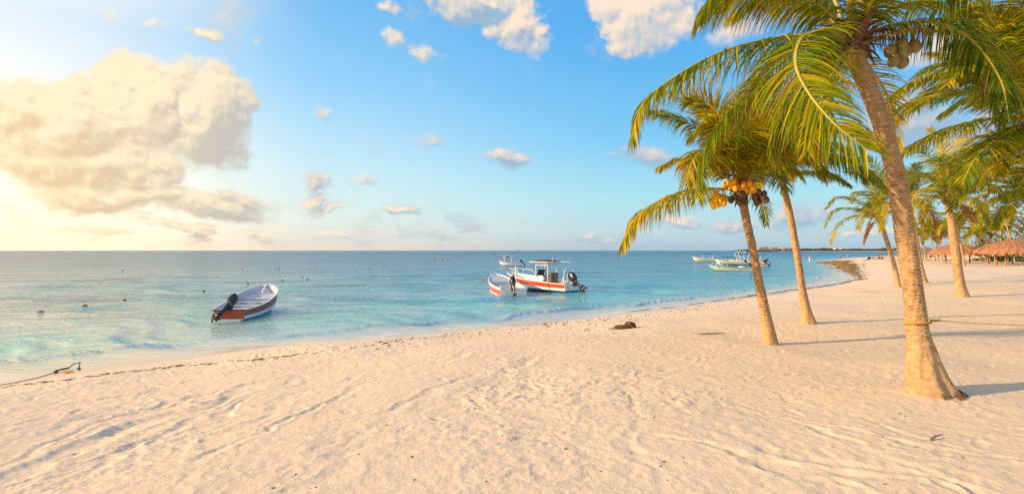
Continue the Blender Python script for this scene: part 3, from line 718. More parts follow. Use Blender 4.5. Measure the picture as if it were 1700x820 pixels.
def wild_ctrl(a, el0, L, sag, rd):
    """frond rising at el0 and bending under its weight"""
    p = np.zeros(3); e_ = el0; P = [p.copy()]; n = 7; tw = rd.uniform(-.12, .12)
    for i in range(n):
        p = p + np.array([math.cos(a) * math.cos(e_), math.sin(a) * math.cos(e_), math.sin(e_)]) * L / n
        e_ -= sag * (.35 + .9 * i / n) / n * 1.6; a += tw / n; P.append(p.copy())
    return P
def wild_crown(root, top, seed, n=20, L=3.3, leaf=.8, nl=64, seg=3, mats=None, el_hi=1.35, el_lo=-.45, width=.042, wind=(.10, 0, 0), dry_n=2, avoid=None):
    rd = random.Random(seed)
    for k in range(n):
        f = k / (n - 1); a = k * 2.39996 + rd.uniform(-.25, .25) + seed
        if avoid and avoid(a): continue
        e_ = el_hi + (el_lo - el_hi) * f ** .85 + rd.uniform(-.1, .1)
        c = wild_ctrl(a, e_, L * rd.uniform(.82, 1.1) * (1 - .2 * (1 - f)), rd.uniform(1.0, 1.9), rd)
        st = np.array([math.cos(a) * .08, math.sin(a) * .08, .06])
        c = [p + np.array(top) + st for p in c]
        ma = mats or [M['leaf'], M['rachis']]
        if k >= n - dry_n: ma = [M['leaf_dry'], M['rachis_dry']]
        elif rd.random() < .3: ma = [M['leaf_yellow'], M['rachis']]
        frond(c, seed * 100 + k, leaf, nl, width, droop=rd.uniform(.30, .62), lift=.25, wind=wind, mats=ma, parent=root, seg=seg)

def path_from_px(root, pts):
    """pts: (px centre, py, width px, Y)"""
    o = root.location; out_ = []
    for px, py, w, Y_ in pts:
        out_.append((wpt(px, py, Y_) - o, w * (.88 if w < 60 else .95) / 2 / FPX * Y_ - .008))
    return out_
def pf(root, pts): return [np.array(wpt(*p) - root.location) for p in pts]

GROVE = 'coconut palms growing along the beach'
# ---- palm 1: the large leaning palm in front
b1 = at(1547, 652); p1 = empty('palm_tree', (b1.x, b1.y, b1.z))
tag(p1, 'largest nearest coconut palm, leaning trunk tied with a yellow rope, green nuts on top', 'palm tree', GROVE)
Y1 = b1.y
tr1 = trunk(path_from_px(p1, [(1549, 672, 98, Y1), (1547, 656, 82, Y1), (1539, 630, 64, Y1), (1531, 590, 50, Y1), (1524, 555, 39, Y1), (1519, 510, 36, Y1 + .02), (1512, 450, 34, Y1 + .05), (1504, 400, 34, Y1 + .1), (1489, 300, 34, Y1 + .15), (1462, 200, 32.5, Y1 + .2), (1430, 120, 32, Y1 + .2), (1414, 85, 31, Y1 + .2)]), p1, 1, 72, .009, amp=.022)
rb = MB(); rdx = random.Random(5)
for k in range(22):
    a = rdx.uniform(-1.9, .5); r0 = .30; p = Vector((math.cos(a) * r0 + .01, math.sin(a) * r0, .05)); d = Vector((math.cos(a), math.sin(a), -.55))
    ln = rdx.uniform(.06, .13); rb.tube([p, p + d * ln * .6, p + d * ln + Vector((0, 0, -.03))], [.014, .009, .003], 5)
rb.build('root_fringe', M['fibre'], p1)['kind'] = 'stuff'
T1 = wpt(1412, 82, Y1 + .2) - p1.location
LF, LD, LY = [M['leaf'], M['rachis']], [M['leaf_dark'], M['rachis']], [M['leaf_yellow'], M['rachis']]
def F(root, pts, seed, **k): return frond(pf(root, pts), seed, parent=root, **k)
y = Y1 + .2
# long frond reaching left
F(p1, [(1405, 72, y), (1372, 58, y - .1), (1300, 62, y - .35), (1205, 84, y - .5), (1120, 128, y - .6), (1068, 172, y - .65), (1049, 226, y - .65)], 11, leaf=.82, n=104, width=.030, droop=.85, lift=-.25, wind=(.10, 0, 0), mats=LF)
# frond curving forward over the left of the trunk
F(p1, [(1402, 72, y - .1), (1375, 52, y - .5), (1333, 62, y - .9), (1321, 105, y - 1.25), (1343, 155, y - 1.5), (1385, 205, y - 1.7), (1436, 246, y - 1.85)], 12, leaf=.92, n=96, width=.027, droop=.50, lift=.0, wind=(0, 0, 0), bare=.16, mats=LF)
# frond sweeping down and left, in front of the second palm
F(p1, [(1400, 80, y), (1365, 78, y - .2), (1310, 108, y - .4), (1255, 150, y - .5), (1205, 196, y - .5), (1172, 245, y - .5), (1156, 306, y - .5)], 13, leaf=.78, n=100, width=.030, droop=.62, lift=-.1, wind=(.10, 0, 0), mats=LF, roll=-.5)
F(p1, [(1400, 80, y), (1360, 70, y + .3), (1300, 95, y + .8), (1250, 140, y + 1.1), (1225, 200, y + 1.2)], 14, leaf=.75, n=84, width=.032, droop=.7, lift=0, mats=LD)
# fronds above, running out of the top of the frame
F(p1, [(1404, 60, y), (1370, 15, y - .1), (1310, -18, y - .2), (1240, -22, y - .3), (1185, -6, y - .35), (1160, 28, y - .4)], 15, leaf=.9, n=100, width=.032, droop=.95, lift=-.2, mats=LF)
F(p1, [(1404, 55, y), (1385, 0, y + .2), (1345, -45, y + .4), (1290, -60, y + .6), (1235, -40, y + .7), (1195, 10, y + .8)], 16, leaf=.95, n=96, width=.032, droop=.9, lift=-.2, mats=LF)
F(p1, [(1412, 62, y - .1), (1413, 0, y - .3), (1405, -80, y - .7), (1370, -130, y - 1.1), (1320, -120, y - 1.5)], 17, leaf=.8, n=70, width=.032, mats=LF, bare=.3, rr0=.048)
F(p1, [(1420, 62, y), (1435, 10, y), (1475, -40, y), (1540, -45, y), (1600, -8, y), (1635, 45, y)], 18, leaf=.75, n=92, width=.030, droop=.85, lift=-.1, mats=LF)
F(p1, [(1404, 60, y), (1375, 30, y + .3), (1325, 5, y + .7), (1262, 0, y + 1.0), (1215, 25, y + 1.2)], 25, leaf=.75, n=96, width=.032, droop=.8, lift=-.1, mats=LY)
F(p1, [(1424, 58, y - .1), (1455, -10, y - .4), (1510, -60, y - .8), (1580, -70, y - 1.0)], 26, leaf=.8, n=84, width=.032, droop=.7, lift=-.1, mats=LF)
F(p1, [(1404, 84, y), (1375, 92, y + .2), (1335, 130, y + .4), (1300, 185, y + .5), (1282, 250, y + .5)], 27, leaf=.75, n=96, width=.030, droop=.6, lift=-.1, mats=LF)
F(p1, [(1408, 82, y - .2), (1392, 100, y - .6), (1372, 145, y - .9), (1352, 200, y - 1.1), (1342, 250, y - 1.2)], 28, leaf=.55, n=84, width=.028, droop=.5, lift=-.1, mats=LY)
# fronds to the right
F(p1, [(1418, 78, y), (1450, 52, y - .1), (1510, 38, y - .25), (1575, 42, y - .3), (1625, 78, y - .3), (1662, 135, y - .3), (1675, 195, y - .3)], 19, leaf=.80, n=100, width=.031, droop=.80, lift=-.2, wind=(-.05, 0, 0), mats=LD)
F(p1, [(1416, 72, y + .1), (1455, 25, y + .4), (1520, 8, y + .8), (1590, 30, y + 1.1), (1640, 85, y + 1.3)], 20, leaf=.75, n=88, width=.033, droop=.8, lift=-.1, mats=LF)
F(p1, [(1412, 86, y + .2), (1440, 110, y + .7), (1475, 165, y + 1.1), (1490, 240, y + 1.3)], 21, leaf=.55, n=60, width=.030, droop=.5, mats=LY)
F(p1, [(1404, 86, y + .1), (1370, 105, y + .6), (1345, 160, y + 1.0), (1335, 240, y + 1.2)], 22, leaf=.7, n=70, width=.032, droop=.5, mats=LF)
# dry hanging frond and ragged bases
F(p1, [(1420, 78, y - .1), (1460, 62, y - .2), (1510, 50, y - .25), (1548, 52, y - .2)], 23, leaf=.30, n=60, width=.012, droop=.9, bare=.25, mats=[M['leaf_dry'], M['rachis_dry']])
F(p1, [(1404, 84, y - .15), (1385, 78, y - .3), (1372, 95, y - .4), (1366, 128, y - .4)], 24, leaf=.30, n=50, width=.014, droop=.9, bare=.1, mats=[M['leaf_dry'], M['rachis_dry']])
strands(p1, T1 + Vector((-.12, -.1, .0)), 46, .55, .006, 16, mat='fibre', name='dry_fibre')
sheath(p1, .15, .46, 3, 60, base=tuple(T1 + Vector((0, 0, .02))))
N1 = wpt(1496, 88, y - .15) - p1.location
q_ = .0
for (dx, dz) in ((-.15, .02), (.0, -.005), (.09, .05), (-.13, -.12), (.03, -.12), (.18, .085), (-.02, .10)):
    nuts(p1, N1 + Vector((dx, random.uniform(-.05, .08), dz)), [(0, 0, 0)], .088, 'nut_green', int(dx * 100) + 30)
nuts(p1, wpt(1389, 96, y - .22) - p1.location, [(0, 0, 0), (-.12, .02, .05), (-.06, -.03, -.11)], .088, 'nut_green', 8)
nuts(p1, wpt(1436, 18, y - .05) - p1.location, [(0, 0, 0), (.13, .02, .05), (-.04, -.03, .12), (.1, 0, .16), (.02, .05, -.08)], .075, 'nut_green', 9)
strands(p1, T1 + Vector((.12, -.06, .12)), 16, .5, .012, 4)
strands(p1, T1 + Vector((.12, -.05, .05)), 40, .62, .007, 6, mat='fibre', name='fruit_stalk')
# the rope tied round it and running out to the right
rp = MB(); ropeY = 1 / 1
cz = wpt(1522, 535, Y1); rr_ = 19.2 / FPX * Y1
ring_ = [(cz.x + math.cos(t) * rr_, cz.y + math.sin(t) * rr_, cz.z + .02 * math.sin(t) * -1) for t in np.linspace(0, 2 * math.pi, 40)]
rp.tube(ring_, .010, 8, cap=False)
rp.tube([(x, y_, z - .014) for x, y_, z in ring_], .008, 8, cap=False)
k0 = Vector((cz.x + rr_ * .98, cz.y - .04, cz.z + .002)); k1 = wpt(1552, 532, Y1 - .02); k2 = wpt(1700, 540, Y1 - .15); k3 = wpt(1980, 558, Y1 - .3)
rp.tube([k0, k1, k1.lerp(k2, .5) + Vector((0, 0, -.008)), k2, k3], .006, 8, cap=False)
for k in range(5): rp.ball(k1 + Vector((-.045 + .025 * k, 0, .004 * math.sin(k * 2))), (.022, .018, .016), 8, 6, jit=.3, seed=k)
ro = rp.build('rope', M['rope_yellow']); tag(ro, 'thin yellow rope tied round the largest palm trunk and stretched off to the right', 'rope')

# ---- palm 2: orange coconuts
b2 = at(1279, 571); p2 = empty('palm_tree', tuple(b2)); Y2 = b2.y
tag(p2, 'coconut palm with bunches of bright orange nuts, leftmost trunk on the sand', 'palm tree', GROVE)
trunk(path_from_px(p2, [(1279, 580, 36, Y2), (1279, 571, 31, Y2), (1276, 552, 25, Y2), (1270, 520, 20, Y2), (1260, 470, 17.5, Y2), (1251, 420, 16, Y2), (1242, 380, 16, Y2), (1235, 345, 16, Y2), (1231, 325, 16, Y2)]), p2, 2, 40, .014, amp=.022)
T2 = wpt(1231, 322, Y2) - p2.location
y = Y2
w2 = (.12, 0, 0)
F(p2, [(1225, 318, y), (1190, 313, y - .2), (1140, 316, y - .4), (1090, 336, y - .5), (1055, 362, y - .5), (1034, 404, y - .5)], 31, leaf=.95, n=84, width=.042, droop=.85, lift=-.2, wind=w2, mats=LY)
F(p2, [(1225, 305, y), (1205, 262, y + .2), (1165, 218, y + .3), (1120, 196, y + .3), (1080, 186, y + .3)], 32, leaf=.85, n=76, width=.042, droop=.6, wind=w2, mats=LF)
F(p2, [(1228, 300, y), (1212, 250, y + .5), (1185, 205, y + .7), (1158, 178, y + .8), (1133, 163, y + .8)], 33, leaf=.8, n=70, width=.045, droop=.15, lift=.5, wind=(.25, 0, .2), mats=LY)
F(p2, [(1222, 308, y), (1195, 285, y - .1), (1160, 268, y - .2), (1125, 266, y - .2), (1098, 276, y - .2)], 34, leaf=.65, n=66, width=.042, droop=.7, wind=w2, mats=LY)
F(p2, [(1232, 298, y), (1232, 240, y + .3), (1240, 180, y + .5), (1262, 135, y + .6)], 35, leaf=.85, n=70, width=.045, droop=.2, lift=.4, wind=(.2, 0, .1), mats=LY)
F(p2, [(1235, 298, y), (1250, 240, y), (1285, 200, y), (1330, 190, y), (1372, 215, y)], 36, leaf=.95, n=80, width=.042, droop=.7, wind=w2, mats=LF)
F(p2, [(1236, 300, y), (1262, 258, y - .4), (1300, 240, y - .7), (1340, 252, y - .9), (1368, 285, y - 1)], 37, leaf=.9, n=80, width=.042, droop=.7, wind=w2, mats=LF)
F(p2, [(1230, 300, y), (1222, 262, y - .7), (1210, 232, y - 1.3), (1200, 232, y - 1.9)], 38, leaf=.85, n=76, width=.04, droop=.6, wind=w2, mats=LF)
F(p2, [(1226, 302, y), (1200, 262, y - .5), (1172, 250, y - 1.0), (1150, 268, y - 1.3), (1140, 300, y - 1.4)], 39, leaf=.8, n=76, width=.04, droop=.7, wind=w2, mats=LY)
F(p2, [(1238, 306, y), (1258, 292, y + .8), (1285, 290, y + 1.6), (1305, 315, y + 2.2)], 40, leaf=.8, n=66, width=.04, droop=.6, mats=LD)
F(p2, [(1236, 298, y), (1248, 250, y - .5), (1270, 218, y - 1.0), (1300, 205, y - 1.4), (1332, 215, y - 1.6)], 41, leaf=.9, n=80, width=.04, droop=.7, wind=w2, mats=LF)
F(p2, [(1236, 312, y + .1), (1252, 322, y + .4), (1268, 345, y + .6), (1272, 372, y + .7)], 42, leaf=.4, n=40, width=.03, droop=.6, mats=LD)
F(p2, [(1230, 298, y), (1225, 235, y + .9), (1200, 190, y + 1.4), (1172, 200, y + 1.8)], 43, leaf=.8, n=60, width=.045, droop=.4, wind=w2, mats=LY)
F(p2, [(1232, 300, y), (1222, 258, y - .9), (1232, 215, y - 1.6), (1262, 190, y - 2.1), (1300, 195, y - 2.5)], 44, leaf=.95, n=80, width=.04, droop=.6, wind=w2, mats=LY)
F(p2, [(1228, 304, y), (1205, 275, y - .6), (1180, 262, y - 1.0), (1162, 285, y - 1.3), (1158, 325, y - 1.4)], 45, leaf=.8, n=76, width=.038, droop=.6, wind=w2, mats=LF)
F(p2, [(1238, 300, y), (1268, 262, y - .9), (1300, 262, y - 1.4), (1322, 290, y - 1.7)], 46, leaf=.75, n=76, width=.038, droop=.6, wind=w2, mats=LY)
F(p2, [(1234, 298, y), (1225, 250, y - .3), (1205, 215, y - .5), (1175, 205, y - .6), (1150, 222, y - .7)], 47, leaf=.8, n=76, width=.038, droop=.6, wind=w2, mats=LY)
F(p2, [(1232, 298, y), (1236, 240, y - .4), (1256, 190, y - .7), (1290, 165, y - .9), (1325, 178, y - 1.0)], 48, leaf=.9, n=76, width=.04, droop=.5, wind=w2, mats=LY)
F(p2, [(1229, 300, y), (1216, 245, y - .2), (1196, 195, y - .3), (1168, 168, y - .3), (1142, 168, y - .3)], 49, leaf=.85, n=76, width=.04, droop=.35, lift=.3, wind=w2, mats=LY)
sheath(p2, .12, .30, 7, 26, base=tuple(T2 + Vector((0, 0, -.02))))
C2 = wpt(1236, 308, Y2 - .22) - p2.location
rdn = random.Random(12)
for cpx, cpy, m_, cnt, sp_, sz in ((1228, 312, 'nut_orange', 6, .10, .07), (1245, 312, 'nut_orange', 7, .10, .07), (1212, 306, 'nut_orange', 5, .08, .068), (1192, 334, 'nut_orange', 9, .12, .07), (1262, 328, 'nut_brown', 8, .12, .07), (1226, 330, 'nut_brown', 6, .12, .075)):
    c_ = wpt(cpx, cpy, Y2 - .2) - p2.location; pl = []
    for k in range(cnt):
        a = k * 2.4; q_ = math.sqrt((k + .4) / cnt) * sp_ * 1.35
        pl.append((math.cos(a) * q_, rdn.uniform(-.06, .06), math.sin(a) * q_ * .8))
    nuts(p2, c_, pl, sz, m_, cpx)
strands(p2, wpt(1240, 304, Y2 - .15) - p2.location, 46, .55, .009, 14)
b_ = MB(); b_.tube([T2 + Vector((-.1, -.1, .05)), wpt(1212, 328, Y2 - .2) - p2.location, wpt(1190, 322, Y2 - .22) - p2.location, wpt(1176, 334, Y2 - .2) - p2.location], [.03, .026, .02, .012], 6)
b_.build('fruit_stalk', M['fibre'], p2)

# ---- palm 3
b3 = at(1342, 537); p3 = empty('palm_tree', tuple(b3)); Y3 = b3.y
tag(p3, 'slim palm just right of the one with orange nuts, its crown hidden behind that one', 'palm tree', GROVE)
trunk(path_from_px(p3, [(1343, 546, 34, Y3), (1342, 537, 29, Y3), (1338, 515, 19, Y3), (1331, 475, 13.5, Y3), (1322, 415, 13, Y3), (1312, 360, 13, Y3), (1302, 315, 13, Y3), (1296, 288, 13, Y3)]), p3, 3, 36, .018, amp=.022)
y = Y3; w3 = (.10, 0, 0)
for k, (pp, dr, ma, lf) in enumerate((
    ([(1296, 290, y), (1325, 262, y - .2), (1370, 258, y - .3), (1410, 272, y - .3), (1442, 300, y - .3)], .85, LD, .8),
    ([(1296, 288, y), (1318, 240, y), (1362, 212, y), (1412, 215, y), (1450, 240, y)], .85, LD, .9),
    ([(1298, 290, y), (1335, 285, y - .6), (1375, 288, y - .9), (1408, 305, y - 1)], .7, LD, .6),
    ([(1294, 286, y), (1285, 235, y), (1298, 185, y), (1335, 160, y)], .5, LY, .9),
    ([(1292, 288, y), (1268, 255, y), (1240, 235, y), (1215, 250, y)], .7, LY, .9),
    ([(1294, 290, y), (1282, 255, y - .8), (1270, 245, y - 1.5), (1262, 265, y - 2)], .7, LF, .9),
    ([(1298, 288, y), (1315, 240, y - .8), (1345, 225, y - 1.5), (1372, 245, y - 2)], .7, LF, .9),
    ([(1294, 286, y), (1300, 225, y + .6), (1325, 180, y + 1), (1370, 175, y + 1)], .5, LY, .9),
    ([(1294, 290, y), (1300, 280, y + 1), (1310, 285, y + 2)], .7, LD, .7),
    ([(1292, 290, y), (1280, 272, y - .3), (1262, 285, y - .4), (1258, 318, y - .4)], .7, LF, .6),
    ([(1298, 288, y), (1330, 250, y + .5), (1375, 238, y + .8), (1425, 262, y + 1)], .8, LF, .8),
    ([(1300, 288, y), (1340, 262, y + .1), (1395, 262, y + .2), (1440, 285, y + .2), (1476, 320, y)], .7, LF, .6))):
    F(p3, pp, 50 + k, leaf=lf, n=96, width=.034, droop=dr, wind=w3, mats=ma)
sheath(p3, .12, .28, 9, 18, base=tuple(wpt(1296, 292, Y3) - p3.location))
nuts(p3, wpt(1306, 290, Y3 - .2) - p3.location, [(0, 0, 0), (.14, 0, .02), (.08, 0, -.1)], .085, 'nut_green', 5)

# ---- palm 4: small palm seen between, with fronds hanging left over the sea
b4 = at(1493, 477); p4 = empty('palm_tree', tuple(b4)); Y4 = b4.y
tag(p4, 'thin leaning palm behind the largest trunk, drooping fronds hanging over the sea horizon', 'palm tree', GROVE)
trunk(path_from_px(p4, [(1493, 482, 14, Y4), (1491, 474, 11, Y4), (1486, 448, 9.2, Y4), (1477, 415, 8.6, Y4), (1468, 388, 8.5, Y4), (1461, 366, 9, Y4)]), p4, 4, 24, .04, amp=.014)
y = Y4
for k, (pp, dr, ma, lf) in enumerate((
    ([(1458, 364, y), (1440, 345, y), (1415, 330, y), (1390, 328, y), (1372, 345, y)], .8, LF, .75),
    ([(1458, 366, y), (1435, 350, y - .5), (1405, 345, y - 1), (1382, 352, y - 1), (1370, 375, y - 1)], .8, LF, .7),
    ([(1458, 368, y), (1430, 358, y - .4), (1402, 366, y - .8), (1385, 385, y - 1), (1379, 408, y - 1)], .5, LY, .55),
    ([(1460, 362, y), (1452, 320, y), (1432, 290, y), (1405, 285, y)], .6, LF, .9),
    ([(1460, 362, y), (1462, 312, y), (1455, 280, y), (1440, 262, y)], .4, LF, .9),
    ([(1460, 362, y), (1470, 315, y), (1490, 285, y), (1515, 285, y)], .6, LF, .9),
    ([(1462, 364, y), (1485, 335, y), (1512, 330, y), (1535, 350, y)], .8, LY, .8),
    ([(1460, 368, y), (1448, 352, y - 1), (1432, 352, y - 1.6), (1425, 380, y - 2)], .6, LY, .8),
    ([(1460, 366, y), (1462, 338, y - 1), (1465, 345, y - 2), (1462, 385, y - 2.6)], .6, LY, .7),
    ([(1460, 366, y), (1445, 330, y - .8), (1425, 318, y - 1.6), (1412, 335, y - 2)], .7, LF, .8),
    ([(1458, 368, y), (1448, 372, y - .2), (1438, 388, y - .3), (1434, 405, y - .3)], .6, [M['leaf_dry'], M['rachis_dry']], .3),
    ([(1462, 364, y), (1480, 350, y + 1), (1505, 355, y + 2), (1520, 385, y + 2)], .8, LF, .8),
    ([(1460, 364, y), (1455, 320, y + 1), (1462, 290, y + 1.8), (1480, 270, y + 2)], .5, LF, .9))):
    F(p4, pp, 80 + k, leaf=lf * 1.0, n=76, width=.042, droop=dr, wind=(.08, 0, 0), mats=ma, seg=3)
sheath(p4, .16, .42, 13, 22, base=tuple(wpt(1461, 368, Y4) - p4.location))

# ---- palm 5: upright palm right of centre
b5 = at(1597, 493); p5 = empty('palm_tree', tuple(b5)); Y5 = b5.y
tag(p5, 'upright palm with a full round crown, just right of the largest trunk', 'palm tree', GROVE)
trunk(path_from_px(p5, [(1599, 500, 27, Y5), (1598, 492, 22, Y5), (1593, 470, 17, Y5), (1588, 430, 15.5, Y5), (1584, 400, 15, Y5), (1578, 360, 13, Y5), (1574, 330, 13, Y5)]), p5, 5, 32, .026, amp=.014)
y = Y5
for k, (pp, dr, ma, lf) in enumerate((
    ([(1572, 330, y), (1545, 300, y), (1515, 285, y), (1485, 292, y), (1462, 318, y)], .8, LF, .8),
    ([(1572, 332, y), (1550, 315, y - .6), (1525, 318, y - 1), (1510, 345, y - 1.2), (1508, 385, y - 1.2)], .7, LY, .7),
    ([(1572, 328, y), (1556, 280, y), (1530, 250, y), (1500, 245, y)], .6, LF, .8),
    ([(1573, 326, y), (1568, 275, y), (1560, 240, y), (1545, 215, y)], .3, LY, .8),
    ([(1575, 326, y), (1588, 275, y), (1612, 245, y), (1640, 240, y)], .5, LF, .8),
    ([(1576, 328, y), (1600, 290, y), (1640, 268, y), (1680, 270, y)], .6, LY, .8),
    ([(1577, 330, y), (1605, 312, y), (1640, 308, y), (1672, 330, y)], .8, LF, .8),
    ([(1577, 334, y), (1602, 328, y - .8), (1625, 340, y - 1.3), (1640, 370, y - 1.5)], .7, LY, .7),
    ([(1572, 334, y), (1555, 325, y - .5), (1538, 335, y - .8), (1528, 370, y - 1)], .7, LY, .6),
    ([(1574, 330, y), (1580, 300, y - 1.2), (1590, 300, y - 2.2), (1598, 335, y - 2.8)], .6, LF, .7),
    ([(1574, 326, y), (1574, 280, y - .8), (1565, 262, y - 1.6), (1545, 265, y - 2.2)], .6, LF, .8),
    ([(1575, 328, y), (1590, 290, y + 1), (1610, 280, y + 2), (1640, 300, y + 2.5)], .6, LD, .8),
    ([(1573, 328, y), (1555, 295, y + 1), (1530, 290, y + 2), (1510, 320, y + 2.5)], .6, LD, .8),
    ([(1575, 326, y), (1580, 270, y + .8), (1590, 235, y + 1.2), (1610, 215, y + 1.4)], .3, LY, .8),
    ([(1578, 336, y), (1600, 345, y + .4), (1622, 370, y + .6)], .5, [M['leaf_dry'], M['rachis_dry']], .4))):
    F(p5, pp, 110 + k, leaf=lf * 1.1, n=90, width=.034, droop=dr, wind=(.06, 0, 0), mats=ma, seg=4, rr0=.04)
sheath(p5, .18, .42, 17, 22, base=tuple(wpt(1574, 338, Y5) - p5.location))

# ---- palm 6: mostly hidden behind the big trunk
b6 = at(1536, 470); p6 = empty('palm_tree', tuple(b6)); Y6 = b6.y
tag(p6, 'slim palm half hidden directly behind the largest trunk, only its right edge showing', 'palm tree', GROVE)
trunk(path_from_px(p6, [(1537, 474, 16, Y6), (1534, 467, 12, Y6), (1529, 445, 9, Y6), (1524, 415, 8, Y6), (1517, 370, 8, Y6), (1508, 330, 8, Y6)]), p6, 6, 24, .05, amp=.014)
wild_crown(p6, tuple(wpt(1508, 328, Y6) - p6.location), 61, 17, 3.4, .9, 46, 3, width=.06)
sheath(p6, .16, .4, 18, 14, base=tuple(wpt(1508, 332, Y6) - p6.location))

# ---- palm 7: at the right edge, crown just outside
b7 = Vector((wpt(1790, 560, 1.8 * 900 / 150).x, 10.9, 0)); b7.z = ground(b7.x, b7.y)
p7 = empty('palm_tree', tuple(b7)); Y7 = b7.y
tag(p7, 'palm whose trunk is outside the frame, long green fronds entering at the upper right edge', 'palm tree', GROVE)
trunk(path_from_px(p7, [(1790, 575, 34, Y7), (1788, 560, 28, Y7), (1775, 450, 20, Y7), (1750, 330, 18, Y7), (1720, 230, 17, Y7), (1712, 205, 17, Y7)]), p7, 8, 32, .02)
y = Y7
for k, (pp, dr, ma, lf) in enumerate((
    ([(1706, 200, y), (1660, 196, y - .3), (1600, 207, y - .5), (1548, 226, y - .5), (1500, 254, y - .5)], .95, LF, .75),
    ([(1706, 195, y), (1665, 150, y), (1605, 125, y), (1545, 128, y), (1500, 148, y), (1472, 180, y)], .75, LF, .85),
    ([(1706, 195, y), (1660, 165, y - .6), (1590, 152, y - 1), (1535, 168, y - 1.2), (1490, 200, y - 1.2)], .6, LF, .8),
    ([(1708, 190, y), (1680, 120, y), (1640, 80, y), (1590, 70, y)], .6, LY, .9),
    ([(1712, 188, y), (1705, 110, y), (1680, 50, y), (1640, 15, y)], .5, LY, .9),
    ([(1715, 188, y), (1730, 110, y), (1750, 50, y)], .4, LY, .9),
    ([(1718, 195, y), (1770, 150, y), (1830, 150, y)], .6, LF, .9),
    ([(1706, 205, y), (1690, 215, y - .4), (1668, 245, y - .6), (1660, 290, y - .6)], .4, LY, .5),
    ([(1712, 195, y), (1695, 150, y - 1.2), (1670, 140, y - 2.2), (1650, 170, y - 3)], .6, LF, .9),
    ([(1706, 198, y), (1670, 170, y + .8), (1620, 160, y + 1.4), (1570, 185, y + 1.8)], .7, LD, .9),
    ([(1718, 200, y), (1760, 210, y), (1800, 260, y)], .7, LF, .9),
    ([(1710, 192, y), (1690, 120, y + .6), (1650, 60, y + 1), (1590, 20, y + 1.2)], .4, LY, .95),
    ([(1715, 188, y), (1695, 95, y - .3), (1650, 35, y - .5), (1598, 18, y - .6), (1560, 40, y - .6)], .6, LY, .85),
    ([(1716, 188, y), (1716, 70, y - .4), (1690, 0, y - .8), (1650, -30, y - 1)], .5, LF, .9),
    ([(1710, 192, y), (1668, 132, y + .4), (1615, 98, y + .6), (1555, 92, y + .7)], .6, LY, .85),
    ([(1708, 202, y), (1665, 225, y - .5), (1620, 262, y - .8), (1592, 318, y - .9)], .6, LF, .7),
    ([(1712, 192, y), (1700, 140, y - .8), (1672, 95, y - 1.4), (1630, 70, y - 1.8), (1595, 90, y - 2)], .6, LF, .8),
    ([(1710, 192, y), (1700, 140, y + .2), (1668, 95, y + .2), (1625, 85, y + .1), (1585, 105, y)], .6, LF, .85))):
    F(p7, pp, 140 + k, leaf=lf, n=100, width=.030, droop=dr, wind=(.06, 0, 0), mats=ma, seg=4)
wild_crown(p7, tuple(wpt(1722, 185, Y7) - p7.location), 67, 20, 3.0, .8, 84, 4, width=.030, dry_n=0, el_lo=.45)
sheath(p7, .14, .36, 19, 22, base=tuple(wpt(1711, 205, Y7) - p7.location))
nuts(p7, wpt(1698, 212, Y7 - .2) - p7.location, [(0, 0, 0), (.15, 0, .02), (.08, 0, -.12), (-.06, 0, -.14)], .085, 'nut_brown', 5)

# ---- palm 8: bright crown behind, right edge
def wild_palm(px_base, Yb, px_top, py_top, seed, label, **kw):
    xb = (px_base - CX) / FPX * Yb; zb = float(ground0(np.array([xb]), np.array([Yb]))[0])
    root = empty('palm_tree', (xb, Yb, zb)); tag(root, label, 'palm tree', GROVE)
    top = wpt(px_top, py_top, Yb) - root.location; H = top.z; wr = kw.pop('wr', .13)
    trunk([(Vector((0, 0, -.15)), wr * 1.9), (Vector((top.x * .02, 0, .15)), wr * 1.5), (Vector((top.x * .2, 0, H * .25)), wr), (Vector((top.x * .55, 0, H * .6)), wr * .9), (top + Vector((0, 0, -.1)), wr * .85), (top + Vector((0, 0, .15)), wr * .8)], root, seed, 18, .06, amp=.014)
    wild_crown(root, tuple(top), seed, **kw)
    sheath(root, wr * 1.15, .45, seed + 3, 14, base=tuple(top))
    return root
wild_palm(1800, 16, 1745, 290, 71, 'bright palm at the right edge below the entering fronds, trunk out of frame', n=24, L=3.2, leaf=.85, nl=84, el_lo=.12, seg=3, width=.036, dry_n=0)
wild_palm(1748, 27, 1712, 330, 72, 'palm at the far right edge leaning over the nearest thatched umbrella', n=24, L=3.4, leaf=.85, nl=76, seg=3, width=.045, dry_n=0, el_lo=.0)
wild_palm(1641, 80, 1624, 392, 73, 'bent palm with a bare curved trunk between two thatched umbrellas', n=18, L=3.7, leaf=.95, nl=52, seg=3, width=.075, wr=.115, el_lo=-.05)
wild_palm(1601, 72, 1588, 372, 74, 'palm standing at the left thatched umbrella behind the upright palm', n=18, L=4.0, leaf=1.0, nl=52, seg=3, el_lo=-.05, width=.07, wr=.115)
wild_palm(1564, 92, 1558, 390, 75, 'short bright palm left of the first thatched umbrella', n=16, L=3.6, leaf=.95, nl=50, seg=3, el_lo=-.05, width=.08, wr=.115)
wild_palm(1536, 105, 1532, 392, 76, 'thin far palm standing right beside the edge of the largest trunk', n=16, L=3.8, leaf=1.0, nl=50, seg=3, el_lo=-.05, width=.08, wr=.11)
wild_palm(1552, 98, 1543, 384, 77, 'tall far palm with dark trunk near the sun loungers', n=16, L=4.2, leaf=1.0, nl=50, seg=3, el_lo=-.05, width=.08, wr=.115)
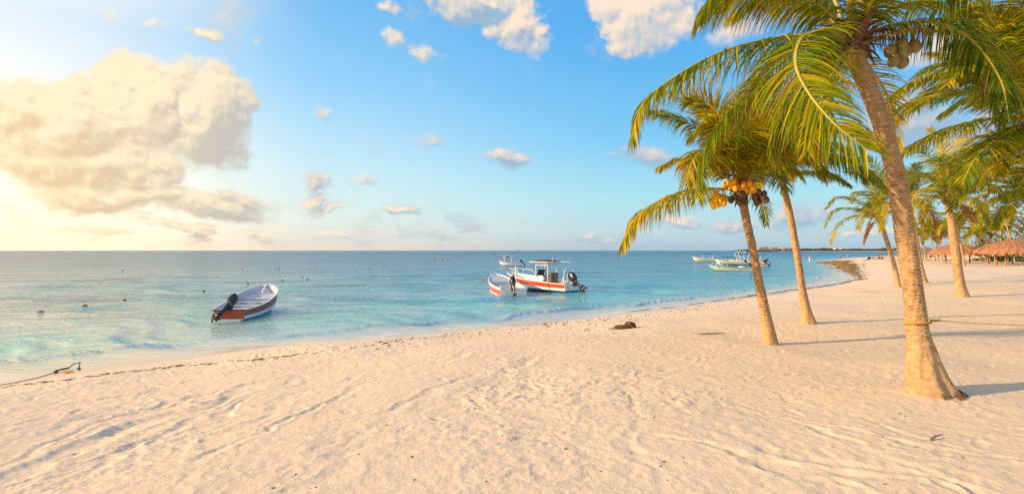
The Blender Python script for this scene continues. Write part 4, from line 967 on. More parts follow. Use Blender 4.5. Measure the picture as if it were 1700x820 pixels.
FAR = [(1580, 120, 1572, 378, 'distant palm rising behind the first thatched umbrella'), (1612, 110, 1612, 362, 'distant palm with a wide crown between the two umbrella groups'), 
       (1660, 100, 1662, 372, 'distant palm behind the large umbrellas, left of the hedge'), (1684, 85, 1686, 364, 'distant palm rising behind the hedge'),
       (1715, 110, 1712, 378, 'distant palm at the right edge behind the thatch'), (1625, 140, 1622, 386, 'farthest palm, small crown over the grey thatched hut'), (1567, 150, 1566, 391, 'very far palm in the gap left of the umbrellas'), (1648, 130, 1650, 382, 'far palm behind the bent trunk'), (1674, 150, 1674, 384, 'farthest palm behind the pair of umbrellas')]
protos = []
for i, (xb, Yb, xt, yt, lb) in enumerate(FAR):
    if i < 3: protos.append(wild_palm(xb, Yb, xt, yt, 90 + i, lb, n=17, L=4.0, leaf=1.05, nl=50, seg=3, el_lo=-.05, width=.08, wr=.115))
    else:
        src = protos[i % 3]; c = tree_copy(src); x0 = (xb - CX) / FPX * Yb; z0 = float(ground0(np.array([x0]), np.array([Yb]))[0])
        c.location = (x0, Yb, z0); sb, sY, st_, syt = FAR[i % 3][:4]
        h_src = CAMZ + (HY - syt) / FPX * sY - src.location.z; h = CAMZ + (HY - yt) / FPX * Yb - z0
        s_ = h / h_src; c.scale = (max(.85, min(s_, 1.15)),) * 2 + (s_,); c.rotation_euler = (0, 0, i * 1.9); c['label'] = lb
# ------------------------------------------------------------------ boats
def smooth(x): x = max(0, min(1, x)); return x * x * (3 - 2 * x)
def hull(parent, L, B, F0, F1, mats, stripe=(.10, .42), rake=.9, deck=.12, full=.58, keel=-.2, bevel=.07, boot=.72, sw=.88):
    """hull along +X: stern at 0, bow at L. mats: topside, stripe, bottom, inside, transom"""
    ns = 44; V = []; F_ = []; m_ = []
    def hb(t):
        k = (B / 2) * (sw + (1 - sw) * math.sin(min(t / .45, 1) * math.pi / 2))
        if t > full: k *= max(0, 1 - ((t - full) / (1 - full)) ** 2.4) ** .8
        return k
    def zs(t): return F0 + (F1 - F0) * t ** 1.9
    def kz(t): return keel + (.0 if t < .7 else (zs(1) - keel) * .78 * ((t - .7) / .3) ** 3)
    js = [0, stripe[0], stripe[1], boot, .86, 1.0]
    outer = []; inner = []
    for i in range(ns + 1):
        t = 1 - (1 - i / ns) ** 1.25; w = hb(t); z0 = zs(t); z1 = kz(t)
        ro = []
        for f in js:
            z = z0 + (z1 - z0) * f
            ww = w * (1 - .10 * f - .9 * max(0, f - .72) / .28 * (.55 if f < 1 else 1)) * (1 if f < 1 else 0) if f > .72 else w * (1 - .16 * f * (.4 + t))
            x = t * L - rake * f ** 1.1 * t ** 5
            ro.append((x, ww, z))
        outer.append(ro)
        wi = max(w - bevel, 0.0); ifl = max(deck, z1 + .08)
        xi = t * L - (.10 * t ** 6)
        inner.append([(xi, wi, z0 + .005), (xi - rake * .3 * t ** 5, wi * .93, z0 - (z0 - ifl) * .5), (xi - rake * .55 * t ** 5, wi * .84, ifl), (xi - rake * .6 * t ** 5, 0, ifl)])
    b = MB()
    for sgn in (1, -1):
        def flip(f): return f if sgn > 0 else f[::-1]
        o = len(b.v); n = len(js)
        for ro in outer: b.v.extend([(x, y_ * sgn, z) for x, y_, z in ro])
        for i in range(ns):
            for j in range(n - 1):
                a = o + i * n + j; b.f.append(flip((a, a + n, a + n + 1, a + 1)))
                b.m.append({0: 0, 1: 1, 2: 0, 3: 2, 4: 2}[j])
        o2 = len(b.v); n2 = 4
        for ro in inner: b.v.extend([(x, y_ * sgn, z) for x, y_, z in ro])
        for i in range(ns):
            for j in range(n2 - 1):
                a = o2 + i * n2 + j; b.f.append(flip((a, a + 1, a + n2 + 1, a + n2))); b.m.append(3)
            a = o + i * n; c = o2 + i * n2; b.f.append(flip((a, c, c + n2, a + n))); b.m.append(0)
        # rubbing strake along the sheer
        b.tube([(x, y_ * sgn, z - .01) for (x, y_, z) in [r_[0] for r_ in outer]], .022, 6, 0, cap=True)
    # transom, 8 cm thick
    st = outer[0]; tp = [(0, y_, z) for _, y_, z in st]; pts = tp + [(0, -y_, z) for _, y_, z in tp[::-1][1:]]
    half = len(st)
    o = len(b.v); b.v.extend(pts); N_ = len(pts)
    for j in range(half - 1):
        q = (o + j, o + j + 1, o + N_ - 2 - j, o + N_ - 1 - j)
        if j == half - 2: q = (o + j, o + j + 1, o + N_ - 1 - j)
        b.f.append(q); b.m.append({0: 4, 1: 4, 2: 4, 3: 2, 4: 2}[j])
    b.box((.045, 0, (zs(0) + deck) / 2), (.07, hb(0) * 2 - .08, zs(0) - deck + .02), 3)
    return b.build('hull', mats, parent, smooth=True, angle=35), hb, zs

def motor(parent, x, z, y=0, s=1.0, tilt=0.9, mat='dark_motor', two='grey_motor', yaw=0.0):
    """outboard on the transom at (x,z): tilt lifts the leg aft"""
    rot = Matrix.Rotation(yaw, 3, 'Z') @ Matrix.Rotation(tilt, 3, 'Y'); O = Vector((x, y, z))
    def P_(a, b_, c): return O + rot @ (Vector((a, b_, c)) * s)
    cw = MB(); secs = [(.0, .14, .12), (.06, .22, .155), (.24, .25, .17), (.46, .235, .16), (.60, .17, .13), (.66, .07, .05)]
    n = 16
    for k, (h, lx, ly) in enumerate(secs):
        for q in range(n):
            a = 2 * math.pi * q / n; ex = math.copysign(abs(math.cos(a)) ** .65, math.cos(a)); ey = math.copysign(abs(math.sin(a)) ** .65, math.sin(a))
            cw.v.append(tuple(P_(-.16 + ex * lx + h * -.06, ey * ly, .12 + h)))
    for k in range(len(secs) - 1):
        for q in range(n): a = k * n + q; b_ = k * n + (q + 1) % n; cw.f.append((a, b_, b_ + n, a + n)); cw.m.append(0 if k else 1)
    cw.f.append(tuple(range(n))[::-1]); cw.m.append(0); cw.f.append(tuple((len(secs) - 1) * n + q for q in range(n))); cw.m.append(0)
    c = cw.build('motor_cowling', [M[mat], M[two]], parent)
    lg = MB()
    prof = [(-.16, .12, .13, .11), (-.17, -.05, .12, .07), (-.18, -.35, .10, .05), (-.19, -.58, .09, .04), (-.20, -.72, .09, .035)]
    for k, (a, z_, lx, ly) in enumerate(prof):
        for q in range(10):
            an = 2 * math.pi * q / 10; lg.v.append(tuple(P_(a + math.cos(an) * lx, math.sin(an) * ly, z_)))
    for k in range(len(prof) - 1):
        for q in range(10): a = k * 10 + q; b_ = k * 10 + (q + 1) % 10; lg.f.append((a, a + 10, b_ + 10, b_)); lg.m.append(0)
    lg.box(P_(-.24, 0, -.52), (.36 * s, .20 * s, .02 * s), rot=rot)
    lg.tube([P_(.0, 0, -.74), P_(-.08, 0, -.74), P_(-.22, 0, -.74), P_(-.38, 0, -.74)], [.02 * s, .06 * s, .065 * s, .045 * s], 10)
    lg.box(P_(-.17, 0, -.86), (.16 * s, .018 * s, .18 * s), rot=rot)
    lg.box(P_(-.0, 0, .02), (.16 * s, .22 * s, .26 * s), rot=rot)
    l = lg.build('motor_leg', [M[mat]], parent)
    pr = MB()
    for k in range(3):
        a = k * 2.094; r2 = rot @ Matrix.Rotation(a, 3, 'X') @ Matrix.Rotation(.5, 3, 'Z')
        pr.ball(P_(-.42, math.sin(a) * -.09, math.cos(a) * .09 - .74), (.015 * s, .055 * s, .10 * s), 8, 6, rot=rot @ Matrix.Rotation(a, 3, 'X') @ Matrix.Rotation(.6, 3, 'Z'))
    pr.tube([P_(-.36, 0, -.74), P_(-.48, 0, -.74)], [.04 * s, .025 * s], 8)
    pr.build('propeller', M[two], parent)

def tubes(parent, name, runs, r, mat, n=8):
    b = MB()
    for run in runs: b.tube(catmull([np.array(p) for p in run], max(2, 6 * (len(run) - 1)))[0].tolist() if len(run) > 2 else run, r, n)
    return b.build(name, M[mat], parent)
def heading(p0, p1): return math.atan2(p1[1] - p0[1], p1[0] - p0[0])
MOOR = 'small open boats moored off the beach'
def boat_root(stern, bow, label, name='motor_boat'):
    root = empty(name, (stern.x, stern.y, .09), heading(stern, bow)); tag(root, label, 'boat', MOOR); return root

# left panga: orange band, grey inside
s_, w_ = Vector((-13.35, 25.5, 0)), Vector((-14.2, 31.6, 0))
b1_ = boat_root(s_, w_, 'open boat with faded orange band and grey inside, alone on the left')
L_ = 6.1
hm, hb, zs = hull(b1_, L_, 2.15, .44, 1.30, [M['boat_white'], M['boat_orange'], M['boat_white'], M['boat_grey'], M['boat_orange']], stripe=(.03, .48), full=.60, rake=1.0, deck=.06, sw=.70)
for x, l_, h_ in ((1.25, .40, .34), (2.35, .30, .40), (3.35, .34, .48)):
    w = hb(x / L_) * 2 - .12; b = MB(); b.box((x, 0, h_), (l_, w, .05)); b.box((x, 0, h_ / 2 + .06), (l_ * .85, .34, h_ - .16)); b.build('seat', M['boat_white'], b1_, smooth=False)
b = MB(); st = []
for k in range(14):
    x = 4.15 + k * (L_ - .75 - 4.15) / 13; st.append((x, max(hb(x / L_) - .10, .02), .58 + .02 * k))
b.add([(x, w, z) for x, w, z in st] + [(x, -w, z) for x, w, z in st] + [(4.15, hb(4.15 / L_) - .22, .12), (4.15, -hb(4.15 / L_) + .22, .12)],
      [(k, k + 1, 15 + k, 14 + k) for k in range(13)] + [(0, 14, 29, 28)])
b.build('bow_deck', M['boat_grey'], b1_, smooth=False)
motor(b1_, -.05, .48, -.06, .95, .85, 'dark_motor', 'grey_motor', yaw=-.45)
tubes(b1_, 'tiller', [[(.15, .05, .72), (.45, .12, .78), (.75, .16, .95)]], .022, 'dark_motor')
tubes(b1_, 'mooring_rope', [[(-.02, .62, .45), (-.16, .64, .15), (-.10, .7, -.12)], [(-.03, .60, .42), (-.24, .58, .1), (-.2, .62, -.14)]], .03, 'rope')
b = MB(); b.ball((-.1, .62, .30), (.07, .07, .11), 8, 6); b.build('fender', M['cream_cloth'], b1_)
tubes(b1_, 'bow_rope', [[(4.4, .05, .66), (5.1, -.12, .74), (5.7, .05, .8), (6.2, 0, 1.05)]], .012, 'rope')

# small boat stern towards the beach, red band
s_, w_ = Vector((.12, 38.0, 0)), Vector((-1.45, 44.8, 0))
b2_ = boat_root(s_, w_, 'white open boat with red band, stern towards the beach, beside the larger centre console boat')
L_ = 6.9
hm, hb, zs = hull(b2_, L_, 2.15, .58, 1.35, [M['boat_white'], M['boat_red'], M['boat_cream'], M['boat_white'], M['boat_white']], stripe=(.20, .62), full=.42, rake=1.1, deck=.12)
for x, h_ in ((1.5, .42), (3.0, .48)):
    w = hb(x / L_) * 2 - .12; b = MB(); b.box((x, 0, h_), (.42, w, .05)); b.box((x, 0, h_ / 2 + .06), (.36, w * .9, h_ - .16)); b.build('seat', M['boat_white'], b2_, smooth=False)
b = MB(); st = []
for k in range(14):
    x = 4.3 + k * (L_ - .7 - 4.3) / 13; st.append((x, max(hb(x / L_) - .09, .02), .80 + .03 * k))
b.add([(x, w, z) for x, w, z in st] + [(x, -w, z) for x, w, z in st] + [(4.3, hb(4.3 / L_) - .22, .12), (4.3, -hb(4.3 / L_) + .22, .12)],
      [(k, k + 1, 15 + k, 14 + k) for k in range(13)] + [(0, 14, 29, 28)])
b.build('bow_deck', M['boat_grey'], b2_, smooth=False)
b = MB(); b.box((.32, -.30, .38), (.45, .4, .36)); b.build('fuel_box', M['dark_motor'], b2_, smooth=False)
motor(b2_, .0, .52, .05, 1.15, .55)
tubes(b2_, 'pole', [[(3.4, -.95, .8), (3.6, -1.0, 2.0)]], .045, 'tube_white')
b = MB(); b.box((.02, .93, .62), (.16, .1, .28)); b.box((.02, -.93, .62), (.16, .1, .28)); b.build('transom_corner', M['boat_white'], b2_, smooth=False)
tubes(b2_, 'mooring_rope', [[(L_ - .1, 0, 1.3), (L_ + 1.0, .5, .9), (L_ + 1.7, .9, .8)], [(L_ - .1, 0, 1.3), (L_ + 1.0, .9, .6), (L_ + 1.6, 1.4, .2)]], .03, 'rope')
b = MB(); b.ball((L_ + .9, .8, .62), .09, 8, 6); b.build('rope_float', M['stick'], b2_)

# centre console boat
s_, w_ = Vector((4.75, 41.6, 0)), Vector((-.45, 47.6, 0))
b3_ = boat_root(s_, w_, 'large white centre console boat with orange red band, blue bottom and hard top')
L_ = 7.9
hm, hb, zs = hull(b3_, L_, 2.35, .70, 1.38, [M['boat_white'], M['boat_red'], M['boat_blue'], M['boat_white'], M['boat_white']], stripe=(.07, .40), full=.5, rake=1.0, deck=.22, boot=.60)
b = MB(); b.box((3.35, 0, .72), (.75, .85, .95), taper=.9); b.box((3.05, 0, 1.0), (.2, .7, .3), rot=Matrix.Rotation(.5, 3, 'Y')); con = b.build('console', M['boat_white'], b3_, smooth=False)
b = MB(); b.box((3.62, 0, 1.42), (.03, .8, .52), rot=Matrix.Rotation(-.28, 3, 'Y')); b.build('windshield', M['dark_glass'], b3_, smooth=False)
b = MB(); b.box((2.35, 0, .52), (.5, .9, .6)); b.box((2.15, 0, 1.15), (.12, .82, .6)); b.build('helm_seat', M['seat_brown'], b3_, smooth=False)
b = MB(); b.tube([(2.85 + .10 * math.cos(t), .18 * math.cos(t), 1.22 + .18 * math.sin(t)) for t in np.linspace(0, 2 * math.pi, 17)], .018, 6); b.build('steering_wheel', M['dark_motor'], b3_)
b = MB(); b.box((3.0, .22, 1.18), (.03, .2, .14)); b.box((3.0, -.22, 1.18), (.03, .2, .14)); b.build('gauge_panel', M['dark_glass'], b3_, smooth=False)
# hard top with a crowned skin and pale rim
b = MB(); nx = 12
for i in range(nx + 1):
    for j in range(nx + 1):
        u, v = i / nx * 2 - 1, j / nx * 2 - 1; b.v.append((2.98 + u * 1.02, v * .9, 2.30 + .20 * (1 - u ** 4) * (1 - v * v)))
for i in range(nx):
    for j in range(nx): a = i * (nx + 1) + j; b.f.append((a, a + 1, a + nx + 2, a + nx + 1)); b.m.append(0)
b.box((2.98, 0, 2.27), (2.04, 1.8, .045))
b.build('hard_top', M['canvas_red'], b3_, smooth=True)
rim = [(1.94, -.92, 2.29), (4.02, -.92, 2.29), (4.02, .92, 2.29), (1.94, .92, 2.29), (1.94, -.92, 2.29)]
b = MB(); b.tube(rim, .032, 8); b.build('top_rim', M['tube_white'], b3_)
for sx, sy in ((2.35, .48), (2.35, -.48), (3.7, .48), (3.7, -.48)):
    tubes(b3_, 'top_post', [[(sx + (.05 if sx > 3 else -.05), sy, .28), (sx, sy * 1.02, 1.3), (sx - .02, sy * 1.1, 2.0), (sx + (-.25 if sx > 3 else .25), sy * 1.2, 2.26)]], .035, 'tube_white')
tubes(b3_, 'top_frame', [[(2.2, -.55, 2.2), (2.2, .55, 2.2)], [(3.85, -.55, 2.2), (3.85, .55, 2.2)], [(2.35, .53, 2.05), (3.7, .53, 2.05)], [(2.35, -.53, 2.05), (3.7, -.53, 2.05)]], .028, 'tube_white')
tubes(b3_, 'bow_rail', [[(5.2, .95, .85), (5.5, .86, 1.5), (6.5, .62, 1.62), (7.3, .25, 1.72)], [(5.2, -.95, .85), (5.5, -.86, 1.5), (6.5, -.62, 1.62), (7.3, -.25, 1.72)], [(6.5, .62, 1.15), (6.5, .62, 1.62)], [(6.5, -.62, 1.15), (6.5, -.62, 1.62)]], .022, 'tube_white')
tubes(b3_, 'antenna', [[(2.05, .3, 2.3), (2.0, .3, 2.7)]], .02, 'tube_white'); tubes(b3_, 'rod_holder', [[(1.95, -.6, 2.32), (1.2, -.8, 2.28)]], .02, 'tube_white')
tubes(b3_, 'tow_frame', [[(.55, .55, .6), (.55, .5, 1.5), (.5, .3, 1.85), (.5, -.3, 1.85), (.55, -.5, 1.5), (.55, -.55, .6)], [(.9, .55, .55), (.6, .52, 1.2)], [(.9, -.55, .55), (.6, -.52, 1.2)], [(.55, .5, 1.45), (.55, -.5, 1.45)], [(.55, .5, 1.1), (.55, -.5, 1.1)], [(.55, .12, .6), (.55, .12, 1.45)]], .028, 'tube_white')
motor(b3_, -.10, .66, 0, 1.25, .85, 'dark_motor', 'dark_motor')
b = MB(); b.box((.14, 0, .60), (.26, 1.7, .12)); b.build('aft_bench', M['boat_white'], b3_, smooth=False)
tubes(b3_, 'stern_rope', [[(.0, .7, .5), (-.2, .75, .2), (-.3, .8, -.1)]], .02, 'rope')
tubes(b3_, 'cleat', [[(5.0, -.55, .3), (4.9, -.62, .55)]], .03, 'metal')

# boats farther out, side on
def far_boat(px0, px1, py, label, mats, F0=.55, F1=1.15, stripe=(.04, .3), top=None, canvas='canvas_navy', rods=(), flip=False, motor_s=1.3, arch=False, rail=False, people=None, deck=.25, B=2.1, seats=True):
    Yb = CAMZ * FPX / (py - HY); x0 = (px0 - CX) / FPX * Yb; x1 = (px1 - CX) / FPX * Yb; L = x1 - x0
    root = empty('motor_boat', (x1, Yb, 0), math.pi + .06); tag(root, label, 'boat', MOOR)
    h_, hb_, zs_ = hull(root, L, B, F0, F1, mats, stripe=stripe, full=.45, rake=1.2, deck=deck)
    if seats:
        for fx in (.2, .5): b = MB(); b.box((L * fx, 0, .55), (.4, B * .8, .28)); b.build('seat', M['boat_white'], root, smooth=False)
    if top:
        x0_, x1_, zt = top; b = MB(); xm, hw = (x0_ + x1_) / 2, (x1_ - x0_) / 2
        for i in range(9):
            for j in range(7):
                u, v = i / 4 - 1, j / 3 - 1; b.v.append((xm + u * hw, v * .9, zt + .10 * (1 - v * v) - .05 * u * u))
        for i in range(8):
            for j in range(6): a = i * 7 + j; b.f.append((a, a + 1, a + 8, a + 7)); b.m.append(0)
        o_ = len(b.v); b.v.extend([(x, y_, z - .06) for x, y_, z in b.v[:63]])
        for i in range(8):
            for j in range(6): a = o_ + i * 7 + j; b.f.append((a, a + 7, a + 8, a + 1)); b.m.append(0)
        b.build('canopy', M[canvas], root)
        for sx in (x0_ + .15, x1_ - .15):
            for sy in (.85, -.85): tubes(root, 'canopy_post', [[(sx + (.3 if sx < xm else -.3), sy, F0), (sx, sy, zt)]], .04, 'tube_white', 6)
    for q in rods: tubes(root, 'fishing_rod', [q], .022, 'dark_motor', 5)
    if arch: tubes(root, 'light_arch', [[(arch, .8, .6), (arch + .25, .75, 2.2), (arch - .5, .6, 3.4)], [(arch, -.8, .6), (arch + .25, -.75, 2.2), (arch - .5, -.6, 3.4)]], .04, 'tube_white', 6)
    if rail: tubes(root, 'rail', [[(rail[0], y_, .55), (rail[0] + .1, y_, 1.25), (rail[1], y_, 1.25), (rail[1], y_, .55)] for y_ in (.8, -.8)], .03, 'tube_white', 6)
    motor(root, -.06, .55, 0, motor_s * .72, .8)
    return root, L
BW, BC = M['boat_white'], M['boat_cream']
r0, L0 = far_boat(824, 866, 440.2, 'small distant boat with red trim and two long rods, behind the centre console boat', [M['boat_red'], BW, BC, BW, BC], stripe=(.12, .7), top=(2.0, 4.2, 2.1), canvas='boat_cream', F1=1.2, rods=([(3.2, .2, .8), (3.0, .4, 2.0), (.2, .8, 3.6)], [(5.0, -.2, .8), (5.6, -.3, 2.0), (6.6, -.5, 3.0)]))
b = MB(); b.ball((3.2, 0, 1.95), (.35, .3, .22), 10, 6); b.build('life_vest', M['canvas_bright'], r0)
far_boat(1146, 1188, 433.2, 'leftmost of the far cluster, cream boat with a blue canopy', [BC, BC, BC, BW, BC], top=(1.0, 4.5, 2.2), canvas='canvas_blue', F1=1.5, rail=(.6, 2.0))
far_boat(1182, 1238, 440.0, 'cream boat with dark canopies in the middle of the far cluster', [BC, M['canvas_navy'], BC, BW, BC], stripe=(.55, .85), top=(2.2, 5.4, 1.75), canvas='canvas_navy', F1=1.5, arch=2.0)
far_boat(1204, 1274, 437.5, 'long white boat with dark canopy and tall light arches behind the cluster', [BC, BW, BC, BW, BC], top=(5.2, 8.0, 2.4), canvas='canvas_navy', F1=1.1, arch=6.4, rail=(1.2, 5.0), rods=([(1.5, .4, 1), (1.0, .5, 2.8), (-2.0, .8, 5.6)],))
far_boat(1168, 1247, 449.0, 'nearest boat of the far cluster, turquoise and white with a green and blue bow', [M['boat_aqua'], BC, M['boat_green'], M['boat_aqua'], M['boat_blue']], stripe=(.18, .72), F0=.5, F1=1.15, rail=(4.5, 6.2), B=1.9)
far_boat(1247, 1271, 441.8, 'small boat with red canopy and dark motor, right of the second palm trunk', [BC, M['canvas_bright'], BC, BW, BC], top=(1.4, 3.0, 2.3), canvas='canvas_bright', F1=1.0, motor_s=1.6)

# ------------------------------------------------------------------ floats
def float_buoy(px, py, r_, mat, label, group, cat='buoy'):
    p = on_sea(px, py); b = MB()
    b.ball((0, 0, r_ * .15), (r_ * 1.25, r_, r_ * .78), 14, 8, jit=.05, seed=int(px)); root = b.build('buoy', M[mat], loc=tuple(p), rotz=px * .7)
    t = MB(); t.tube([(r_ * 1.15, 0, 0), (r_ * 1.5, 0, -.02), (r_ * 1.6, .1, -.12)], r_ * .12, 6); t.build('lug', M['rope'], root)
    tag(root, label, cat, group); return root
yl = [(67, 520, .17, 'nearest yellow float, at the far left of the water'), (141, 509, .15, 'second yellow float from the left in the near row'), (206, 500, .15, 'third yellow float, last of the row left of the orange boat'), (203, 449.5, .17, 'lone small float high on the golden water'),
      (338, 484, .14, 'float just left of the bow of the orange banded boat'), (411, 472, .19, 'float directly behind the bow of the orange banded boat'), (402, 446.5, .17, 'small float between boat bow and horizon, left of the twin floats'), (457, 446, .17, 'left one of the twin floats side by side'), (463, 446, .17, 'right one of the twin floats side by side'),
      (468, 465.5, .17, 'float on the water just right of the orange banded boat'), (502, 460, .15, 'upper of two close floats right of the boat'), (510, 463.5, .17, 'lower of two close floats right of the boat'), (535, 455, .14, 'small float right of the two close ones'), (523, 445, .17, 'small float in the far line, above the two close ones'), (589, 449, .15, 'far float in the middle of the bay'), (614, 446, .18, 'far float next to the tiny red one'), (636, 443.5, .15, 'tiny far float beyond the red one'), (707, 434.5, .2, 'far float left of the pair of red buoys')]
for px, py, r_, lb in yl: float_buoy(px, py, r_ * (1 if px < 210 and py > 490 else .8), 'yellow', lb, 'yellow floats marking the swimming area')
for px, py, r_, lb in ((733, 430.2, .38, 'left one of two round red buoys near the horizon'), (746, 429.6, .38, 'right one of two round red buoys near the horizon'), (633, 448.5, .12, 'tiny red float in the middle of the bay'), (1138, 428.6, .3, 'small pale red float just left of the far boats'), (1136, 441, .14, 'small orange float left of the turquoise boat')):
    float_buoy(px, py, r_, 'pink', lb, 'red buoys')
p = on_sea(1344, 432); rt = empty('marker_buoy', tuple(p)); tag(rt, 'white spar marker with a red top off the far point', 'marker')
b = MB(); b.tube([(0, 0, -.2), (0, 0, 1.0)], [.22, .12], 10); b.build('spar', M['tube_white'], rt)
b = MB(); b.ball((0, 0, 1.15), .32, 12, 8); b.build('top_mark', M['pink'], rt)
p = on_sea(722, 427.5); rt = empty('marker_buoy', tuple(p)); tag(rt, 'thin green stake standing near the horizon above the red buoys', 'marker')
b = MB(); b.tube([(0, 0, -.3), (0, 0, 1.6)], [.16, .10], 8); b.build('stake', M['hedge'], rt)
b = MB(); b.box((0, 0, 1.75), (.4, .4, .3)); b.build('top_mark', M['hedge'], rt)
# ------------------------------------------------------------------ weed along the shore
def g_at(x, y): return ground(x, y)
def clump_mesh(b, x, y, z, lx, ly, h, rot, seed):
    rd = random.Random(seed); n = 9; vs = [(x, y, z + h)]
    for ring, (f, hh) in enumerate(((.55, .75), (1.0, .0))):
        for k in range(n):
            a = 2 * math.pi * k / n; q = f * rd.uniform(.7, 1.25)
            u, v = math.cos(a) * lx * q, math.sin(a) * ly * q
            vs.append((x + u * math.cos(rot) - v * math.sin(rot), y + u * math.sin(rot) + v * math.cos(rot), z + h * hh * rd.uniform(.6, 1.2) - (.01 if ring else 0)))
    fs = [(0, 1 + k, 1 + (k + 1) % n) for k in range(n)] + [(1 + k, 1 + n + k, 1 + n + (k + 1) % n, 1 + (k + 1) % n) for k in range(n)]
    b.add(vs, fs)
rd = random.Random(21)
# thin wrack line along the sand, broken clumps
WR = [(0, 645), (60, 636), (130, 628), (190, 619), (250, 613), (300, 609), (360, 603), (430, 598), (500, 587), (560, 580), (640, 570), (700, 560), (760, 552), (850, 543), (930, 533)]
b = MB()
for (xa, ya), (xb, yb) in zip(WR[:-1], WR[1:]):
    p0, p1_ = at(xa, ya), at(xb, yb); n = int((p1_ - p0).length * 60); dens_ = 1.0 if xa < 470 else .35
    for k in range(n):
        t = rd.random(); p = p0.lerp(p1_, t); wob = vnoise(np.array([p.x * .8]), np.array([p.y * .8]), 3)[0]
        if vnoise(np.array([p.x * 1.1]), np.array([p.y * 1.1]), 9)[0] < -.30 + (0 if xa < 470 else .22) or rd.random() > dens_: continue
        off_ = rd.gauss(0, .05) + wob * .5 + (rd.choice((0, 0, .22)) if xa < 300 else 0)
        dx, dy = (p1_ - p0).normalized()[:2]; x, y_ = p.x - dy * off_, p.y + dx * off_; s_ = rd.uniform(.4, 1) ** 2
        clump_mesh(b, x, y_, g_at(x, y_) - .002, .10 * s_, .020 * s_, .013 * s_, math.atan2(dy, dx) + rd.gauss(0, .3), rd.random())
o = b.build('wrack_line', M['weed_dark']); tag(o, kind='stuff')
# scattered bits on the whole beach
b = MB()
for k in range(420):
    px, py = rd.uniform(0, 1700), 445 + 375 * rd.random() ** 1.7
    p = at(px, py); d = float(sdist(p.x, p.y))
    if d < .6: continue
    s_ = rd.uniform(.25, 1) ** 2 * (1.4 if p.y > 14 else .6); clump_mesh(b, p.x, p.y, g_at(p.x, p.y), .055 * s_, .025 * s_, .014 * s_, rd.uniform(0, 3), rd.random())
for k in range(260):
    px = rd.uniform(620, 1260); yy = np.interp(px, [620, 850, 1000, 1100, 1200, 1260], [566, 541, 527, 515, 501, 493]); p = at(px, yy + abs(rd.gauss(0, 5)) + 1)
    s_ = rd.uniform(.25, 1) ** 2; clump_mesh(b, p.x, p.y, g_at(p.x, p.y), .11 * s_, .04 * s_, .025 * s_, rd.uniform(0, 3), rd.random())
o = b.build('beach_litter', M['weed_dark']); tag(o, kind='stuff')
# golden brown sargassum bank on the point
SG = [(1030, 519, .1), (1085, 513, .22), (1130, 508, .35), (1190, 499.5, .42), (1260, 489.5, .45), (1320, 481, .7), (1375, 474, 1.2), (1405, 469, 1.9), (1427, 464, 2.6), (1426, 458, 2.8), (1413, 451, 2.6), (1409, 445, 3.6), (1398, 439.5, 5), (1374, 435, 3)]
pts = [at(px, py) for px, py, _ in SG]; b = MB()
path, Lp = catmull(pts, 260); wd = np.interp(np.linspace(0, 1, 260), np.linspace(0, 1, len(SG)), [w for *_, w in SG])
n = 240
Tt = nrm(np.gradient(path, axis=0)); nw = 13
for i in range(260):
    nx_, ny_ = -Tt[i][1], Tt[i][0]
    for j in range(nw):
        f = j / (nw - 1) * 2 - 1; wobL = 1 + 1.1 * fbm(np.array([path[i][0] * .35 + 5 * np.sign(f)]), np.array([path[i][1] * .35]), 61, 3)[0] * (1.3 if wd[i] > 1 else .8)
        x = path[i][0] + nx_ * f * wd[i] * .5 * wobL; y_ = path[i][1] + ny_ * f * wd[i] * .5 * wobL
        gz = max(float(ground0(np.array([x]), np.array([y_]))[0]), 0.0)
        gap = np.clip(1.2 + 5 * fbm(np.array([path[i][0] * .9]), np.array([path[i][1] * .9]), 66, 2)[0], 0, 1) if wd[i] < .8 else 1.0
        h = (.012 + .07 * min(wd[i], 3)) * gap * max(0, 1 - abs(f) ** 2.5) * (1.0 + 1.2 * fbm(np.array([x * 1.1]), np.array([y_ * 1.1]), 44, 3)[0])
        b.v.append((x, y_, gz + h - (.03 if abs(f) > .99 else (-.012 if gap > .3 else .03))))
for i in range(259):
    for j in range(nw - 1): a = i * nw + j; b.f.append((a, a + nw, a + nw + 1, a + 1)); b.m.append(0)
for k in range(900):
    i = rd.randrange(20, 259); s_ = rd.gauss(0, .62) * (1.6 if rd.random() < .15 else 1); w = wd[i]
    x = path[i][0] - Tt[i][1] * s_ * (w * .6 + .25); y_ = path[i][1] + Tt[i][0] * s_ * (w * .6 + .25); gz = max(g_at(x, y_), 0); q = rd.uniform(.3, 1) * (.14 + .16 * min(w, 3))
    clump_mesh(b, x, y_, gz, q * 1.5, q * .6, q * .22, rd.uniform(-.5, 1.2), rd.random())
o = b.build('seaweed_bank', M['weed']); tag(o, kind='stuff')

